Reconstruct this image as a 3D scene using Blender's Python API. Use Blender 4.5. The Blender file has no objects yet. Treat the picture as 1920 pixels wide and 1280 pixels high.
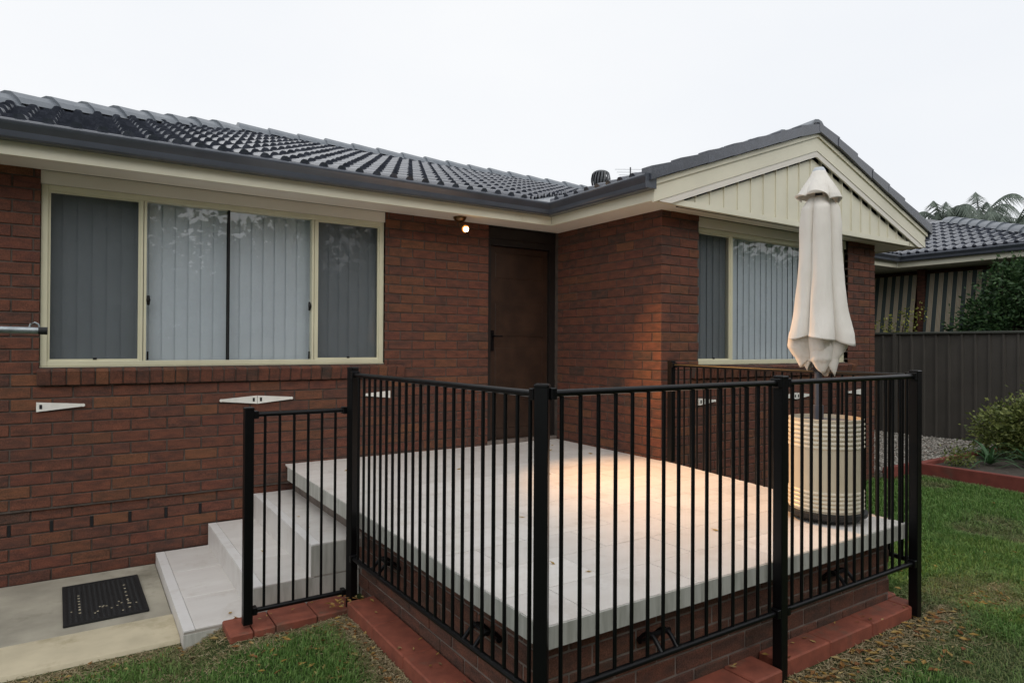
import bpy, bmesh, math, random
import numpy as np
from mathutils import Vector, Matrix
random.seed(7); RNG = np.random.default_rng(11)
S = bpy.context.scene
C = S.collection
PI = math.pi

# ------------------------------------------------------------------ camera
CAM = Vector((-4.3032, -5.6362, 1.0068)); YAW, PITCH, ROLL, FPX = .5826, .0059, .0055, 1224.2
_f = Vector((math.sin(YAW), math.cos(YAW), 0)); _r = Vector((math.cos(YAW), -math.sin(YAW), 0)); _u = Vector((0, 0, 1))
FW = _f*math.cos(PITCH)+_u*math.sin(PITCH); U2 = _u*math.cos(PITCH)-_f*math.sin(PITCH)
RR = _r*math.cos(ROLL)+U2*math.sin(ROLL); UU = U2*math.cos(ROLL)-_r*math.sin(ROLL)
cd = bpy.data.cameras.new('camera'); cam = bpy.data.objects.new('camera', cd); C.objects.link(cam)
cam.matrix_world = Matrix(((RR.x, UU.x, -FW.x, CAM.x), (RR.y, UU.y, -FW.y, CAM.y), (RR.z, UU.z, -FW.z, CAM.z), (0, 0, 0, 1)))
cd.sensor_width = 36; cd.lens = FPX/1920*36; cd.clip_end = 2000; cd.clip_start = .05
S.camera = cam

def px_of(P):
    d = Vector(P)-CAM; z = d.dot(FW)
    if z < .05: return (-1e4, -1e4, z)
    return (960+FPX*d.dot(RR)/z, 640-FPX*d.dot(UU)/z, z)

# ------------------------------------------------------------------ sky, sun, exposure
W = bpy.data.worlds.new('World'); S.world = W; W.use_nodes = True
wn = W.node_tree; wn.nodes.clear()
sky = wn.nodes.new('ShaderNodeTexSky'); sky.sky_type = 'NISHITA'; sky.sun_disc = False
sky.sun_elevation = math.radians(38); sky.sun_rotation = math.radians(200); sky.dust_density = 4; sky.air_density = 1.2
hs = wn.nodes.new('ShaderNodeHueSaturation'); hs.inputs['Saturation'].default_value = .45
mxw = wn.nodes.new('ShaderNodeMix'); mxw.data_type = 'RGBA'; mxw.inputs[0].default_value = .93
tcw = wn.nodes.new('ShaderNodeTexCoord'); nzw = wn.nodes.new('ShaderNodeTexNoise'); nzw.inputs['Scale'].default_value = 1.6; nzw.inputs['Detail'].default_value = 4
mpw = wn.nodes.new('ShaderNodeMapping'); mpw.inputs['Scale'].default_value = (1, 1, 2.2); wn.links.new(tcw.outputs['Generated'], mpw.inputs[0]); wn.links.new(mpw.outputs[0], nzw.inputs[0])
crw = wn.nodes.new('ShaderNodeValToRGB'); crw.color_ramp.elements[0].position = .3; crw.color_ramp.elements[1].position = .7
crw.color_ramp.elements[0].color = (.866, .893, .935, 1); crw.color_ramp.elements[1].color = (.932, .944, .962, 1)   # soft tone changes of the cloud deck
mlw = wn.nodes.new('ShaderNodeVectorMath'); mlw.operation = 'SCALE'; mlw.inputs['Scale'].default_value = 10
wn.links.new(nzw.outputs[0], crw.inputs[0]); wn.links.new(crw.outputs[0], mlw.inputs[0]); wn.links.new(mlw.outputs[0], mxw.inputs[7])
bg = wn.nodes.new('ShaderNodeBackground'); bg.inputs[1].default_value = .1
wo = wn.nodes.new('ShaderNodeOutputWorld')
wn.links.new(sky.outputs[0], hs.inputs['Color']); wn.links.new(hs.outputs[0], mxw.inputs[6])
wn.links.new(mxw.outputs[2], bg.inputs[0]); wn.links.new(bg.outputs[0], wo.inputs[0])
sd = bpy.data.lights.new('sun', 'SUN'); sd.energy = 1.1; sd.angle = math.radians(55); sd.color = (1, .97, .93)
sun = bpy.data.objects.new('sun', sd); C.objects.link(sun)
_el, _az = math.radians(38), math.radians(200)
sdir = Vector((math.sin(_az)*math.cos(_el), math.cos(_az)*math.cos(_el), math.sin(_el)))
sun.rotation_euler = sdir.to_track_quat('Z', 'Y').to_euler(); sun.location = (0, 0, 30)
S.view_settings.view_transform = 'Standard'; S.view_settings.look = 'None'
S.view_settings.exposure = 0.10; S.view_settings.gamma = 1; S.view_settings.use_curve_mapping = False
S.cycles.max_bounces = 8; S.cycles.transparent_max_bounces = 24

# ------------------------------------------------------------------ helpers
class MB:
    def __init__(s): s.v = []; s.f = []
    def add(s, v, f):
        n = len(s.v); s.v += [tuple(p) for p in v]; s.f += [tuple(i+n for i in q) for q in f]
    def box(s, x0, x1, y0, y1, z0, z1, M=None):
        v = [(x, y, z) for z in (z0, z1) for y in (y0, y1) for x in (x0, x1)]
        if M: v = [M @ Vector(p) for p in v]
        s.add(v, [(0, 2, 3, 1), (4, 5, 7, 6), (0, 1, 5, 4), (2, 6, 7, 3), (0, 4, 6, 2), (1, 3, 7, 5)])
    def cbox(s, x0, x1, y0, y1, z0, z1, b=.004, M=None):      # chamfered box, 26 faces
        X, Y, Z = (x0, x1), (y0, y1), (z0, z1); v = []; idx = {}
        for i in (0, 1):
            for j in (0, 1):
                for k in (0, 1):
                    for a in (0, 1, 2):
                        p = [X[i], Y[j], Z[k]]; o = (i, j, k)
                        for q in range(3):
                            if q != a: p[q] += b*(1-2*o[q])
                        idx[(i, j, k, a)] = len(v); v.append(Vector(p))
        if M: v = [M @ p for p in v]
        f = []
        for a in range(3):
            b1, c1 = (a+1) % 3, (a+2) % 3
            for sgn in (0, 1):
                q = []
                for (p1, p2) in ((0, 0), (1, 0), (1, 1), (0, 1)):
                    o = [0, 0, 0]; o[a] = sgn; o[b1] = p1; o[c1] = p2; q.append(idx[(*o, a)])
                f.append(tuple(q) if sgn else tuple(q[::-1]))
            for s1 in (0, 1):
                for s2 in (0, 1):                              # edge along axis a
                    q = []
                    for t in (0, 1):
                        o = [0, 0, 0]; o[a] = t; o[b1] = s1; o[c1] = s2
                        q.append((idx[(*o, b1)], idx[(*o, c1)]))
                    face = (q[0][0], q[1][0], q[1][1], q[0][1])
                    f.append(face if (s1 ^ s2) else face[::-1])
        for i in (0, 1):
            for j in (0, 1):
                for k in (0, 1):
                    face = (idx[(i, j, k, 0)], idx[(i, j, k, 1)], idx[(i, j, k, 2)])
                    f.append(face if (i+j+k) % 2 else face[::-1])
        s.add(v, f)
    def tube(s, pts, r, n=10, cap=True):
        pts = [Vector(p) for p in pts]; rs = r if isinstance(r, (list, tuple)) else [r]*len(pts)
        base = len(s.v); ref = None
        for i, p in enumerate(pts):
            t = (pts[min(i+1, len(pts)-1)]-pts[max(i-1, 0)]).normalized()
            if ref is None: ref = Vector((0, 0, 1)) if abs(t.z) < .9 else Vector((1, 0, 0))
            a = t.cross(ref).normalized(); b = t.cross(a).normalized(); ref = -b if False else ref
            for k in range(n):
                an = 2*PI*k/n; s.v.append(tuple(p+a*rs[i]*math.cos(an)+b*rs[i]*math.sin(an)))
        for i in range(len(pts)-1):
            for k in range(n):
                q = base+i*n; k2 = (k+1) % n
                s.f.append((q+k, q+k2, q+n+k2, q+n+k))
        if cap:
            s.f.append(tuple(base+k for k in range(n))[::-1]); s.f.append(tuple(base+(len(pts)-1)*n+k for k in range(n)))
    def extrude(s, prof, A, B, ua, ub):                       # prof list of 2D, extruded from A to B, axes ua, ub
        n = len(prof); A, B, ua, ub = map(Vector, (A, B, ua, ub))
        v = [A+ua*p[0]+ub*p[1] for p in prof]+[B+ua*p[0]+ub*p[1] for p in prof]
        s.add(v, [(i, (i+1) % n, n+(i+1) % n, n+i) for i in range(n)]+[tuple(range(n))[::-1], tuple(range(n, 2*n))])
    def lathe(s, prof, c, n=24):
        base = len(s.v)
        for r, z in prof:
            for k in range(n): s.v.append((c[0]+r*math.cos(2*PI*k/n), c[1]+r*math.sin(2*PI*k/n), c[2]+z))
        for i in range(len(prof)-1):
            for k in range(n):
                q = base+i*n; k2 = (k+1) % n; s.f.append((q+k, q+k2, q+n+k2, q+n+k))

def fix_normals(me):
    bm = bmesh.new(); bm.from_mesh(me); bmesh.ops.recalc_face_normals(bm, faces=bm.faces); bm.to_mesh(me); bm.free()
def mesh(name, mb, mat, smooth=False, off=(0, 0, 0), recalc=True):
    me = bpy.data.meshes.new(name); o = Vector(off)
    me.from_pydata([tuple(Vector(p)-o) for p in mb.v], [], mb.f)
    if recalc: fix_normals(me)
    if smooth:
        me.polygons.foreach_set('use_smooth', [True]*len(me.polygons))
        try: me.set_sharp_from_angle(angle=math.radians(35))
        except Exception: pass
    if mat: me.materials.append(mat)
    me.update(); return me
def props(o, label=None, cat=None, group=None, kind=None):
    if label: o['label'] = label
    if cat: o['category'] = cat
    if group: o['group'] = group
    if kind: o['kind'] = kind
    return o
def thing(name, label, cat, loc=(0, 0, 0), group=None):
    o = bpy.data.objects.new(name, None); C.objects.link(o); o.location = loc; o.empty_display_size = .1
    return props(o, label, cat, group)
def root_loc(o):
    L = Vector((0, 0, 0))
    while o is not None: L += o.location; o = o.parent
    return L
def obj(name, mb, mat, parent=None, smooth=False, recalc=True):     # mesh given in world coordinates
    off = root_loc(parent) if parent else (0, 0, 0)
    o = bpy.data.objects.new(name, mesh(name, mb, mat, smooth, off, recalc)); C.objects.link(o)
    if parent: o.parent = parent
    return o
def place(name, me, parent, loc, R=None):                            # shared mesh, world location
    o = bpy.data.objects.new(name, me); C.objects.link(o)
    L = Vector(loc)
    if parent: o.parent = parent; L = L-root_loc(parent)
    o.location = L
    if R is not None: o.rotation_euler = R.to_euler()
    return o
def mesh_np(name, V, F, mat, smooth=False, attr=None):               # triangles/quads by numpy
    me = bpy.data.meshes.new(name); k = F.shape[1]
    me.vertices.add(len(V)); me.vertices.foreach_set('co', V.astype(np.float32).ravel())
    me.loops.add(F.size); me.loops.foreach_set('vertex_index', F.astype(np.int32).ravel())
    me.polygons.add(len(F)); me.polygons.foreach_set('loop_start', (np.arange(len(F))*k).astype(np.int32))
    me.update(calc_edges=True)
    if smooth: me.polygons.foreach_set('use_smooth', [True]*len(F))
    if attr is not None:
        a = me.attributes.new('tint', 'FLOAT', 'POINT'); a.data.foreach_set('value', attr.astype(np.float32))
    me.materials.append(mat); return me

# ------------------------------------------------------------------ materials
def newmat(name, rough=.6, spec=.5):
    m = bpy.data.materials.new(name); m.use_nodes = True; n = m.node_tree
    b = n.nodes['Principled BSDF']; b.inputs['Roughness'].default_value = rough
    b.inputs['Specular IOR Level'].default_value = spec
    return m, n, b
def nz(n, scale, detail=4, vec=None, rough=.55, stretch=None):
    t = n.nodes.new('ShaderNodeTexNoise'); t.inputs['Scale'].default_value = scale; t.inputs['Detail'].default_value = detail
    t.inputs['Roughness'].default_value = rough
    g = n.nodes.new('ShaderNodeNewGeometry'); src = g.outputs['Position']
    if stretch:
        mp = n.nodes.new('ShaderNodeMapping'); mp.inputs['Scale'].default_value = stretch; n.links.new(src, mp.inputs[0]); src = mp.outputs[0]
    n.links.new(src, t.inputs[0]); return t
def ramp(n, fac, stops, interp='LINEAR'):
    r = n.nodes.new('ShaderNodeValToRGB'); r.color_ramp.interpolation = interp
    e = r.color_ramp.elements
    while len(e) < len(stops): e.new(.5)
    for i, (p, c) in enumerate(stops):
        e[i].position = p; e[i].color = (c[0], c[1], c[2], 1) if len(c) == 3 else c
    n.links.new(fac, r.inputs[0]); return r
def mixc(n, fac, a, b, mode='MIX'):
    m = n.nodes.new('ShaderNodeMix'); m.data_type = 'RGBA'; m.blend_type = mode
    for s, v in ((0, fac), (6, a), (7, b)):
        if isinstance(v, (int, float)): m.inputs[s].default_value = v
        elif isinstance(v, tuple): m.inputs[s].default_value = (*v[:3], 1)
        else: n.links.new(v, m.inputs[s])
    return m.outputs[2]
def bump(n, b, h, strength=.3, dist=.01):
    bp = n.nodes.new('ShaderNodeBump'); bp.inputs['Strength'].default_value = strength; bp.inputs['Distance'].default_value = dist
    n.links.new(h, bp.inputs['Height']); n.links.new(bp.outputs[0], b.inputs['Normal'])
def simple(name, col, rough=.6, var=.12, scale=6, bmp=0, bscale=60, spec=.5, metal=0, dirt=None):
    m, n, b = newmat(name, rough, spec)
    b.inputs['Metallic'].default_value = metal
    t = nz(n, scale, 5)
    lo = tuple(c*(1-var) for c in col); hi = tuple(min(1, c*(1+var)) for c in col)
    r = ramp(n, t.outputs[0], [(.3, lo), (.7, hi)]); out = r.outputs[0]
    if dirt:
        t2 = nz(n, dirt[1], 6, rough=.7); r2 = ramp(n, t2.outputs[0], [(dirt[2], (0, 0, 0)), (dirt[2]+.18, (1, 1, 1))])
        out = mixc(n, r2.outputs[0], out, dirt[0])
    n.links.new(out, b.inputs['Base Color'])
    if bmp: bump(n, b, nz(n, bscale, 4).outputs[0], bmp, .004)
    return m

def brick_mat(name, island, pal, rough=.85, grime=.5):
    m, n, b = newmat(name, rough, .3)
    if island:
        g = n.nodes.new('ShaderNodeNewGeometry'); rnd = g.outputs['Random Per Island']
    else:
        g = n.nodes.new('ShaderNodeObjectInfo'); rnd = g.outputs['Random']
    r = ramp(n, rnd, pal, 'CONSTANT')
    t = nz(n, 9, 4, stretch=(1, 1, 3)); r1 = ramp(n, t.outputs[0], [(.35, (0, 0, 0)), (.68, (1, 1, 1))])
    c1 = mixc(n, .55, r.outputs[0], mixc(n, r1.outputs[0], (.048, .029, .023), (.182, .066, .038)), 'MIX')
    t3 = nz(n, 170, 3); r3 = ramp(n, t3.outputs[0], [(.3, (.55, .55, .55)), (.7, (1.3, 1.3, 1.3))])
    c2 = mixc(n, 1.0, c1, r3.outputs[0], 'MULTIPLY')
    n.links.new(c2, b.inputs['Base Color'])
    mm = n.nodes.new('ShaderNodeMath'); mm.operation = 'ADD'
    n.links.new(nz(n, 120, 3, stretch=(1, 1, .25)).outputs[0], mm.inputs[0]); n.links.new(nz(n, 25, 3).outputs[0], mm.inputs[1])
    bump(n, b, mm.outputs[0], .55, .004)
    return m
PAL = [(0, (.128, .050, .034)), (.20, (.154, .057, .036)), (.40, (.112, .049, .037)), (.56, (.160, .070, .037)), (.68, (.138, .047, .034)),
       (.82, (.085, .042, .034)), (.94, (.21, .090, .042)), (.97, (.050, .042, .036))]
PALB = [(0, (.125, .066, .050)), (.3, (.145, .075, .055)), (.6, (.110, .062, .050)), (.8, (.095, .066, .052))]
M = {}
M['brick'] = brick_mat('brick_single', False, PAL); M['brick_isl'] = brick_mat('brick_joined', True, PAL)
M['base_brick'] = brick_mat('base_brick', False, PALB)
M['mortar'] = simple('mortar', (.075, .058, .048), .95, .35, 14, .5, 90)
M['mortar_pale'] = simple('mortar_pale', (.17, .14, .12), .95, .3, 10, .5, 90)
M['paver'] = simple('red_paver', (.225, .062, .036), .8, .25, 11, .35, 120, dirt=((.12, .075, .05), 5, .56))
M['red_edge'] = simple('red_edging', (.19, .046, .034), .85, .2, 8, .3, 90, dirt=((.10, .06, .045), 3, .58))
M['cream'] = simple('cream_paint', (.72, .69, .555), .4, .05, 3, .05, 200, dirt=((.50, .45, .31), 2.5, .66))
M['cream_frame'] = simple('cream_window_frame', (.61, .585, .43), .35, .05, 4)
M['soffit'] = simple('soffit_paint', (.73, .695, .63), .6, .04, 2)
M['gutter'] = simple('gutter_paint', (.080, .090, .112), .22, .12, 5, .03, 30, dirt=((.10, .095, .09), 7, .68))
M['black'] = simple('black_powdercoat', (.0035, .0035, .004), .36, .1, 20, .08, 300, spec=.22, dirt=((.020, .018, .016), 28, .72))
M['rubber'] = simple('rubber', (.008, .0085, .009), .7, .3, 40, .4, 300, dirt=((.035, .03, .025), 30, .68))
M['dark'] = simple('dark_void', (.006, .006, .007), .9, .1, 3)
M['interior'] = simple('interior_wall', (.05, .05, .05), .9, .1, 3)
M['concrete'] = simple('path_concrete', (.35, .325, .26), .9, .2, 4, .5, 220, dirt=((.19, .175, .13), 2.3, .52))
M['kerb'] = simple('kerb_concrete', (.50, .44, .31), .85, .12, 5, .3, 200, dirt=((.34, .29, .18), 3.0, .55))
M['galv'] = simple('galvanised', (.34, .38, .40), .4, .25, 30, .1, 100, metal=.6)
M['white_metal'] = simple('white_bracket', (.72, .71, .66), .45, .08, 20, dirt=((.45, .4, .33), 18, .66))
M['timber'] = simple('door_timber', (.031, .0155, .009), .45, .35, 7, .15, 60)
M['timber_dark'] = simple('door_frame', (.012, .009, .008), .5, .2, 9)
M['brass'] = simple('lamp_metal', (.20, .12, .06), .3, .15, 30, metal=.8)
M['pole'] = simple('grey_pole', (.085, .088, .105), .35, .1, 20)
M['green_steel'] = simple('fence_steel', (.062, .056, .048), .55, .12, 3, .05, 40, dirt=((.065, .06, .05), 1.6, .6))
M['green_rail'] = simple('fence_rail', (.055, .06, .05), .5, .1, 4)
M['pebble'] = simple('pebble', (.30, .28, .25), .85, .5, 30)
M['gravel'] = simple('gravel_bed', (.19, .175, .15), .95, .45, 45, .6, 90)
M['bark'] = simple('bark', (.07, .055, .04), .9, .3, 9, .6, 60)
M['darkgrey'] = simple('vent_metal', (.06, .065, .072), .4, .2, 12)
M['base_skirt'] = simple('barrel_base', (.012, .012, .012), .6, .1, 10)

# deck tile: pale, veined, glazed
def tile_mat(name, c0, c1, rough):
    m, n, b = newmat(name, rough, .5)
    g = n.nodes.new('ShaderNodeObjectInfo')
    t = nz(n, 2.2, 6, stretch=(1, 3.2, 1), rough=.6); r = ramp(n, t.outputs[0], [(.3, c0), (.62, c1)])
    r2 = ramp(n, g.outputs['Random'], [(0, (.90, .895, .89)), (1, (1.03, 1.03, 1.03))])
    c = mixc(n, 1.0, r.outputs[0], r2.outputs[0], 'MULTIPLY')
    d = nz(n, 5, 6, rough=.75); rd = ramp(n, d.outputs[0], [(.52, (0, 0, 0)), (.78, (.5, .5, .5))])
    c = mixc(n, rd.outputs[0], c, (.40, .34, .27))
    n.links.new(c, b.inputs['Base Color'])
    bump(n, b, nz(n, 40, 3).outputs[0], .06, .002)
    return m
M['deck'] = tile_mat('deck_tile', (.77, .73, .68), (.83, .80, .76), .3)
M['step'] = tile_mat('step_tile', (.64, .61, .58), (.71, .69, .66), .45)
M['nosing'] = tile_mat('nosing_tile', (.74, .73, .71), (.78, .77, .76), .42)
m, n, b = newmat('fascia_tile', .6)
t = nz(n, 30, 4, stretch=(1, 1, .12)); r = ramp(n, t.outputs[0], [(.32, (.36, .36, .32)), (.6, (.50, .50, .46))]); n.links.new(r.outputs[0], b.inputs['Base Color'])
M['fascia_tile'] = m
M['grout'] = simple('grout', (.40, .37, .33), .9, .1, 10)

# roof tile
m, n, b = newmat('roof_tile', .3, .6); b.inputs['Coat Weight'].default_value = .5; b.inputs['Coat Roughness'].default_value = .14
g = n.nodes.new('ShaderNodeObjectInfo'); r = ramp(n, g.outputs['Random'], [(0, (.036, .042, .058)), (1, (.058, .066, .088))])
t = nz(n, 14, 5, rough=.7); r2 = ramp(n, t.outputs[0], [(.35, (.8, .8, .8)), (.75, (1.7, 1.65, 1.6))])
n.links.new(mixc(n, 1., r.outputs[0], r2.outputs[0], 'MULTIPLY'), b.inputs['Base Color'])
r3 = ramp(n, t.outputs[0], [(.3, (.18, .18, .18)), (.7, (.34, .34, .34))]); n.links.new(r3.outputs[0], b.inputs['Roughness'])
bump(n, b, nz(n, 90, 3).outputs[0], .15, .003)
M['roof'] = m
m, n, b = newmat('ridge_capping', .33, .55)
t = nz(n, 9, 5, rough=.7); r = ramp(n, t.outputs[0], [(.35, (.13, .15, .175)), (.75, (.20, .22, .245))]); n.links.new(r.outputs[0], b.inputs['Base Color'])
M['cap'] = m
# glass (thin sheet)
def glass(name, tint, refl=1.0):
    m = bpy.data.materials.new(name); m.use_nodes = True; n = m.node_tree; n.nodes.clear()
    tr = n.nodes.new('ShaderNodeBsdfTransparent'); tr.inputs[0].default_value = (*tint, 1)
    gl = n.nodes.new('ShaderNodeBsdfGlossy'); gl.inputs['Roughness'].default_value = .012; gl.inputs['Color'].default_value = (refl, refl, refl, 1)
    fr = n.nodes.new('ShaderNodeLayerWeight'); fr.inputs[0].default_value = .5
    pw = n.nodes.new('ShaderNodeMath'); pw.operation = 'POWER'; pw.inputs[1].default_value = 5
    mu = n.nodes.new('ShaderNodeMath'); mu.operation = 'MULTIPLY_ADD'; mu.inputs[1].default_value = .92; mu.inputs[2].default_value = .10; mu.use_clamp = True
    mx = n.nodes.new('ShaderNodeMixShader'); o = n.nodes.new('ShaderNodeOutputMaterial')
    wv = nz(n, 1.3, 2); bp = n.nodes.new('ShaderNodeBump'); bp.inputs['Strength'].default_value = .05; bp.inputs['Distance'].default_value = .02
    n.links.new(wv.outputs[0], bp.inputs['Height']); n.links.new(bp.outputs[0], gl.inputs['Normal'])
    n.links.new(fr.outputs['Facing'], pw.inputs[0]); n.links.new(pw.outputs[0], mu.inputs[0]); n.links.new(mu.outputs[0], mx.inputs[0])
    n.links.new(tr.outputs[0], mx.inputs[1]); n.links.new(gl.outputs[0], mx.inputs[2]); n.links.new(mx.outputs[0], o.inputs[0])
    return m
M['glass'] = glass('window_glass', (.97, .99, .99))
m = bpy.data.materials.new('insect_mesh'); m.use_nodes = True; n = m.node_tree; n.nodes.clear()
tr = n.nodes.new('ShaderNodeBsdfTransparent'); tr.inputs[0].default_value = (.95, .95, .95, 1); df = n.nodes.new('ShaderNodeBsdfDiffuse'); df.inputs[0].default_value = (.03, .034, .036, 1)
mx = n.nodes.new('ShaderNodeMixShader'); mx.inputs[0].default_value = .44; o = n.nodes.new('ShaderNodeOutputMaterial')
n.links.new(tr.outputs[0], mx.inputs[1]); n.links.new(df.outputs[0], mx.inputs[2]); n.links.new(mx.outputs[0], o.inputs[0]); M['screen'] = m
M['slat'] = simple('blind_slat', (.445, .485, .53), .7, .05, 3)
# umbrella fabric
m, n, b = newmat('canvas', .85, .2)
t = nz(n, 4, 4); r = ramp(n, t.outputs[0], [(.3, (.76, .715, .65)), (.7, (.82, .785, .73))]); n.links.new(r.outputs[0], b.inputs['Base Color'])
try: b.inputs['Subsurface Weight'].default_value = 0
except Exception: pass
bump(n, b, nz(n, 16, 5, stretch=(1, 1, .22), rough=.6).outputs[0], .55, .02); M['canvas'] = m
M['canvas_cap'] = simple('canvas_cap', (.60, .64, .68), .6, .05, 10)
M['barrel'] = simple('barrel_glaze', (.60, .53, .40), .35, .07, 5, .05, 40, dirt=((.34, .30, .2), 4, .68))
M['barrel_rim'] = simple('barrel_rim', (.72, .67, .54), .35, .05, 10)
M['soil'] = simple('mulch_soil', (.055, .045, .036), .95, .5, 22, .7, 60, dirt=((.12, .10, .07), 20, .56))

def leaf_mat(name, stops, rough=.5):
    m, n, b = newmat(name, rough, .35)
    g = n.nodes.new('ShaderNodeNewGeometry'); r = ramp(n, g.outputs['Random Per Island'], stops); n.links.new(r.outputs[0], b.inputs['Base Color'])
    tl = n.nodes.new('ShaderNodeBsdfTranslucent'); n.links.new(r.outputs[0], tl.inputs[0])
    mx = n.nodes.new('ShaderNodeMixShader'); mx.inputs[0].default_value = .25; out = n.nodes['Material Output']
    n.links.new(b.outputs[0], mx.inputs[1]); n.links.new(tl.outputs[0], mx.inputs[2]); n.links.new(mx.outputs[0], out.inputs[0])
    return m
M['leaf_dark'] = leaf_mat('leaf_dark', [(0, (.018, .045, .018)), (.5, (.04, .09, .03)), (1, (.09, .16, .06))])
M['leaf_yellow'] = leaf_mat('leaf_yellowgreen', [(0, (.06, .09, .022)), (.5, (.15, .185, .05)), (1, (.30, .33, .11))])
M['leaf_strap'] = leaf_mat('leaf_strap', [(0, (.03, .08, .03)), (1, (.07, .15, .06))])
M['leaf_lime'] = leaf_mat('leaf_lime', [(0, (.14, .17, .03)), (1, (.34, .34, .07))])
M['leaf_far'] = leaf_mat('leaf_far', [(0, (.08, .11, .085)), (1, (.19, .23, .19))])
M['leaf_fall'] = leaf_mat('fallen_leaf', [(0, (.20, .07, .03)), (.25, (.28, .14, .045)), (.55, (.42, .27, .075)), (.85, (.44, .34, .15)), (1, (.12, .06, .035))], .8)
# grass : tint 0 green .. 1 straw
m, n, b = newmat('grass_blade', .55, .3)
at = n.nodes.new('ShaderNodeAttribute'); at.attribute_name = 'tint'
g = n.nodes.new('ShaderNodeNewGeometry')
rg = ramp(n, g.outputs['Random Per Island'], [(0, (.060, .140, .028)), (.5, (.12, .25, .050)), (1, (.22, .34, .10))])
rs = ramp(n, g.outputs['Random Per Island'], [(0, (.16, .12, .06)), (.5, (.27, .215, .12)), (1, (.13, .13, .055))])
cc = mixc(n, at.outputs['Fac'], rg.outputs[0], rs.outputs[0]); n.links.new(cc, b.inputs['Base Color'])
tl = n.nodes.new('ShaderNodeBsdfTranslucent'); n.links.new(cc, tl.inputs[0]); mx = n.nodes.new('ShaderNodeMixShader'); mx.inputs[0].default_value = .3
n.links.new(b.outputs[0], mx.inputs[1]); n.links.new(tl.outputs[0], mx.inputs[2]); n.links.new(mx.outputs[0], n.nodes['Material Output'].inputs[0]); M['grass'] = m
m, n, b = newmat('lawn_ground', .95, .2)
t = nz(n, 1.1, 6, rough=.65); r = ramp(n, t.outputs[0], [(.38, (.030, .055, .015)), (.6, (.055, .07, .025)), (.78, (.09, .08, .045))])
t2 = nz(n, 60, 4); r2 = ramp(n, t2.outputs[0], [(.3, (.55, .55, .55)), (.7, (1.4, 1.4, 1.4))])
n.links.new(mixc(n, 1., r.outputs[0], r2.outputs[0], 'MULTIPLY'), b.inputs['Base Color']); bump(n, b, t2.outputs[0], .8, .02); M['lawn'] = m
# bulb
m = bpy.data.materials.new('lit_bulb'); m.use_nodes = True; n = m.node_tree; n.nodes.clear()
em = n.nodes.new('ShaderNodeEmission'); em.inputs[0].default_value = (1, .62, .25, 1); em.inputs[1].default_value = 28; o = n.nodes.new('ShaderNodeOutputMaterial'); n.links.new(em.outputs[0], o.inputs[0]); M['bulb'] = m
m = bpy.data.materials.new('halo_glow'); m.use_nodes = True; n = m.node_tree; n.nodes.clear()
em = n.nodes.new('ShaderNodeEmission'); em.inputs[0].default_value = (1, .36, .08, 1); em.inputs[1].default_value = 1.3; o = n.nodes.new('ShaderNodeOutputMaterial'); n.links.new(em.outputs[0], o.inputs[0]); M['bulb_halo'] = m  # orange emission that stands in for the halo round the bulb
# striped awning cloth
m, n, b = newmat('striped_awning', .85, .2)
tc = n.nodes.new('ShaderNodeUVMap'); sx = n.nodes.new('ShaderNodeSeparateXYZ'); n.links.new(tc.outputs[0], sx.inputs[0])
fr = n.nodes.new('ShaderNodeMath'); fr.operation = 'FRACT'; n.links.new(sx.outputs[0], fr.inputs[0])
be, gr, db = (.46, .40, .30), (.065, .082, .080), (.19, .13, .09)
r = ramp(n, fr.outputs[0], [(0, gr), (.46, be), (.56, db), (.60, be), (.70, gr), (.73, be), (.83, db), (.87, be), (.97, gr)], 'CONSTANT'); n.links.new(r.outputs[0], b.inputs['Base Color'])
M['awning'] = m

# ------------------------------------------------------------------ ground
def gz(x, y):
    x = np.asarray(x, float); S_ = lambda t: np.clip(t, 0, 1)**2*(3-2*np.clip(t, 0, 1))
    w = .012*np.sin(np.asarray(x)*2.1+np.asarray(y)*1.3)+.008*np.sin(np.asarray(y)*3.7-np.asarray(x))
    return -.688+.080*S_((x+3.815)/.22)+.060*S_((x+3.4)/.9)+w*S_((x+3.9)/.5)
xs = np.concatenate([[-400, -150, -60, -30], np.arange(-14, -5, .25), np.arange(-5, -1.5, .05), np.arange(-1.5, 16.01, .25), [30, 60, 150, 400]])
ys = np.concatenate([[-400, -150, -60, -35], np.arange(-26, 12.01, .25), [30, 60, 150, 400]])
GX, GY = np.meshgrid(xs, ys); GZ = gz(GX, GY)
V = np.stack([GX.ravel(), GY.ravel(), GZ.ravel()], 1); nx = len(xs)
ii = (np.arange(len(ys)-1)[:, None]*nx+np.arange(nx-1)[None]).ravel()
F = np.stack([ii, ii+1, ii+nx+1, ii+nx], 1)
go = bpy.data.objects.new('ground', mesh_np('ground', V, F, M['lawn'], True)); C.objects.link(go); props(go, kind='structure')
go['label'] = 'ground of worn lawn soil under the grass'

def structure(name, mb, mat, smooth=False): return props(obj(name, mb, mat, None, smooth), kind='structure')
# concrete path with kerb strip
mb = MB(); mb.cbox(-8, -3.824, -1.115, -.008, -.85, -.66, .006); structure('path', mb, M['concrete'])
mb = MB(); prof = [(-1.125, -.85), (-1.125, -.657), (-1.47, -.66), (-1.50, -.668), (-1.515, -.69), (-1.52, -.85)]
mb.extrude(prof, (-8, 0, 0), (-3.824, 0, 0), (0, 1, 0), (0, 0, 1)); structure('path_kerb', mb, M['kerb'], True)
# gravel strip behind the wing and garden bed soil
mb = MB(); mb.box(3.6, 7.46, -1.62, 6, -.6, -.475); structure('gravel_strip', mb, M['gravel'])
mb = MB(); mb.box(4.33, 7.46, -9, -1.72, -.6, -.452); structure('garden_soil', mb, M['soil'])

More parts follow.
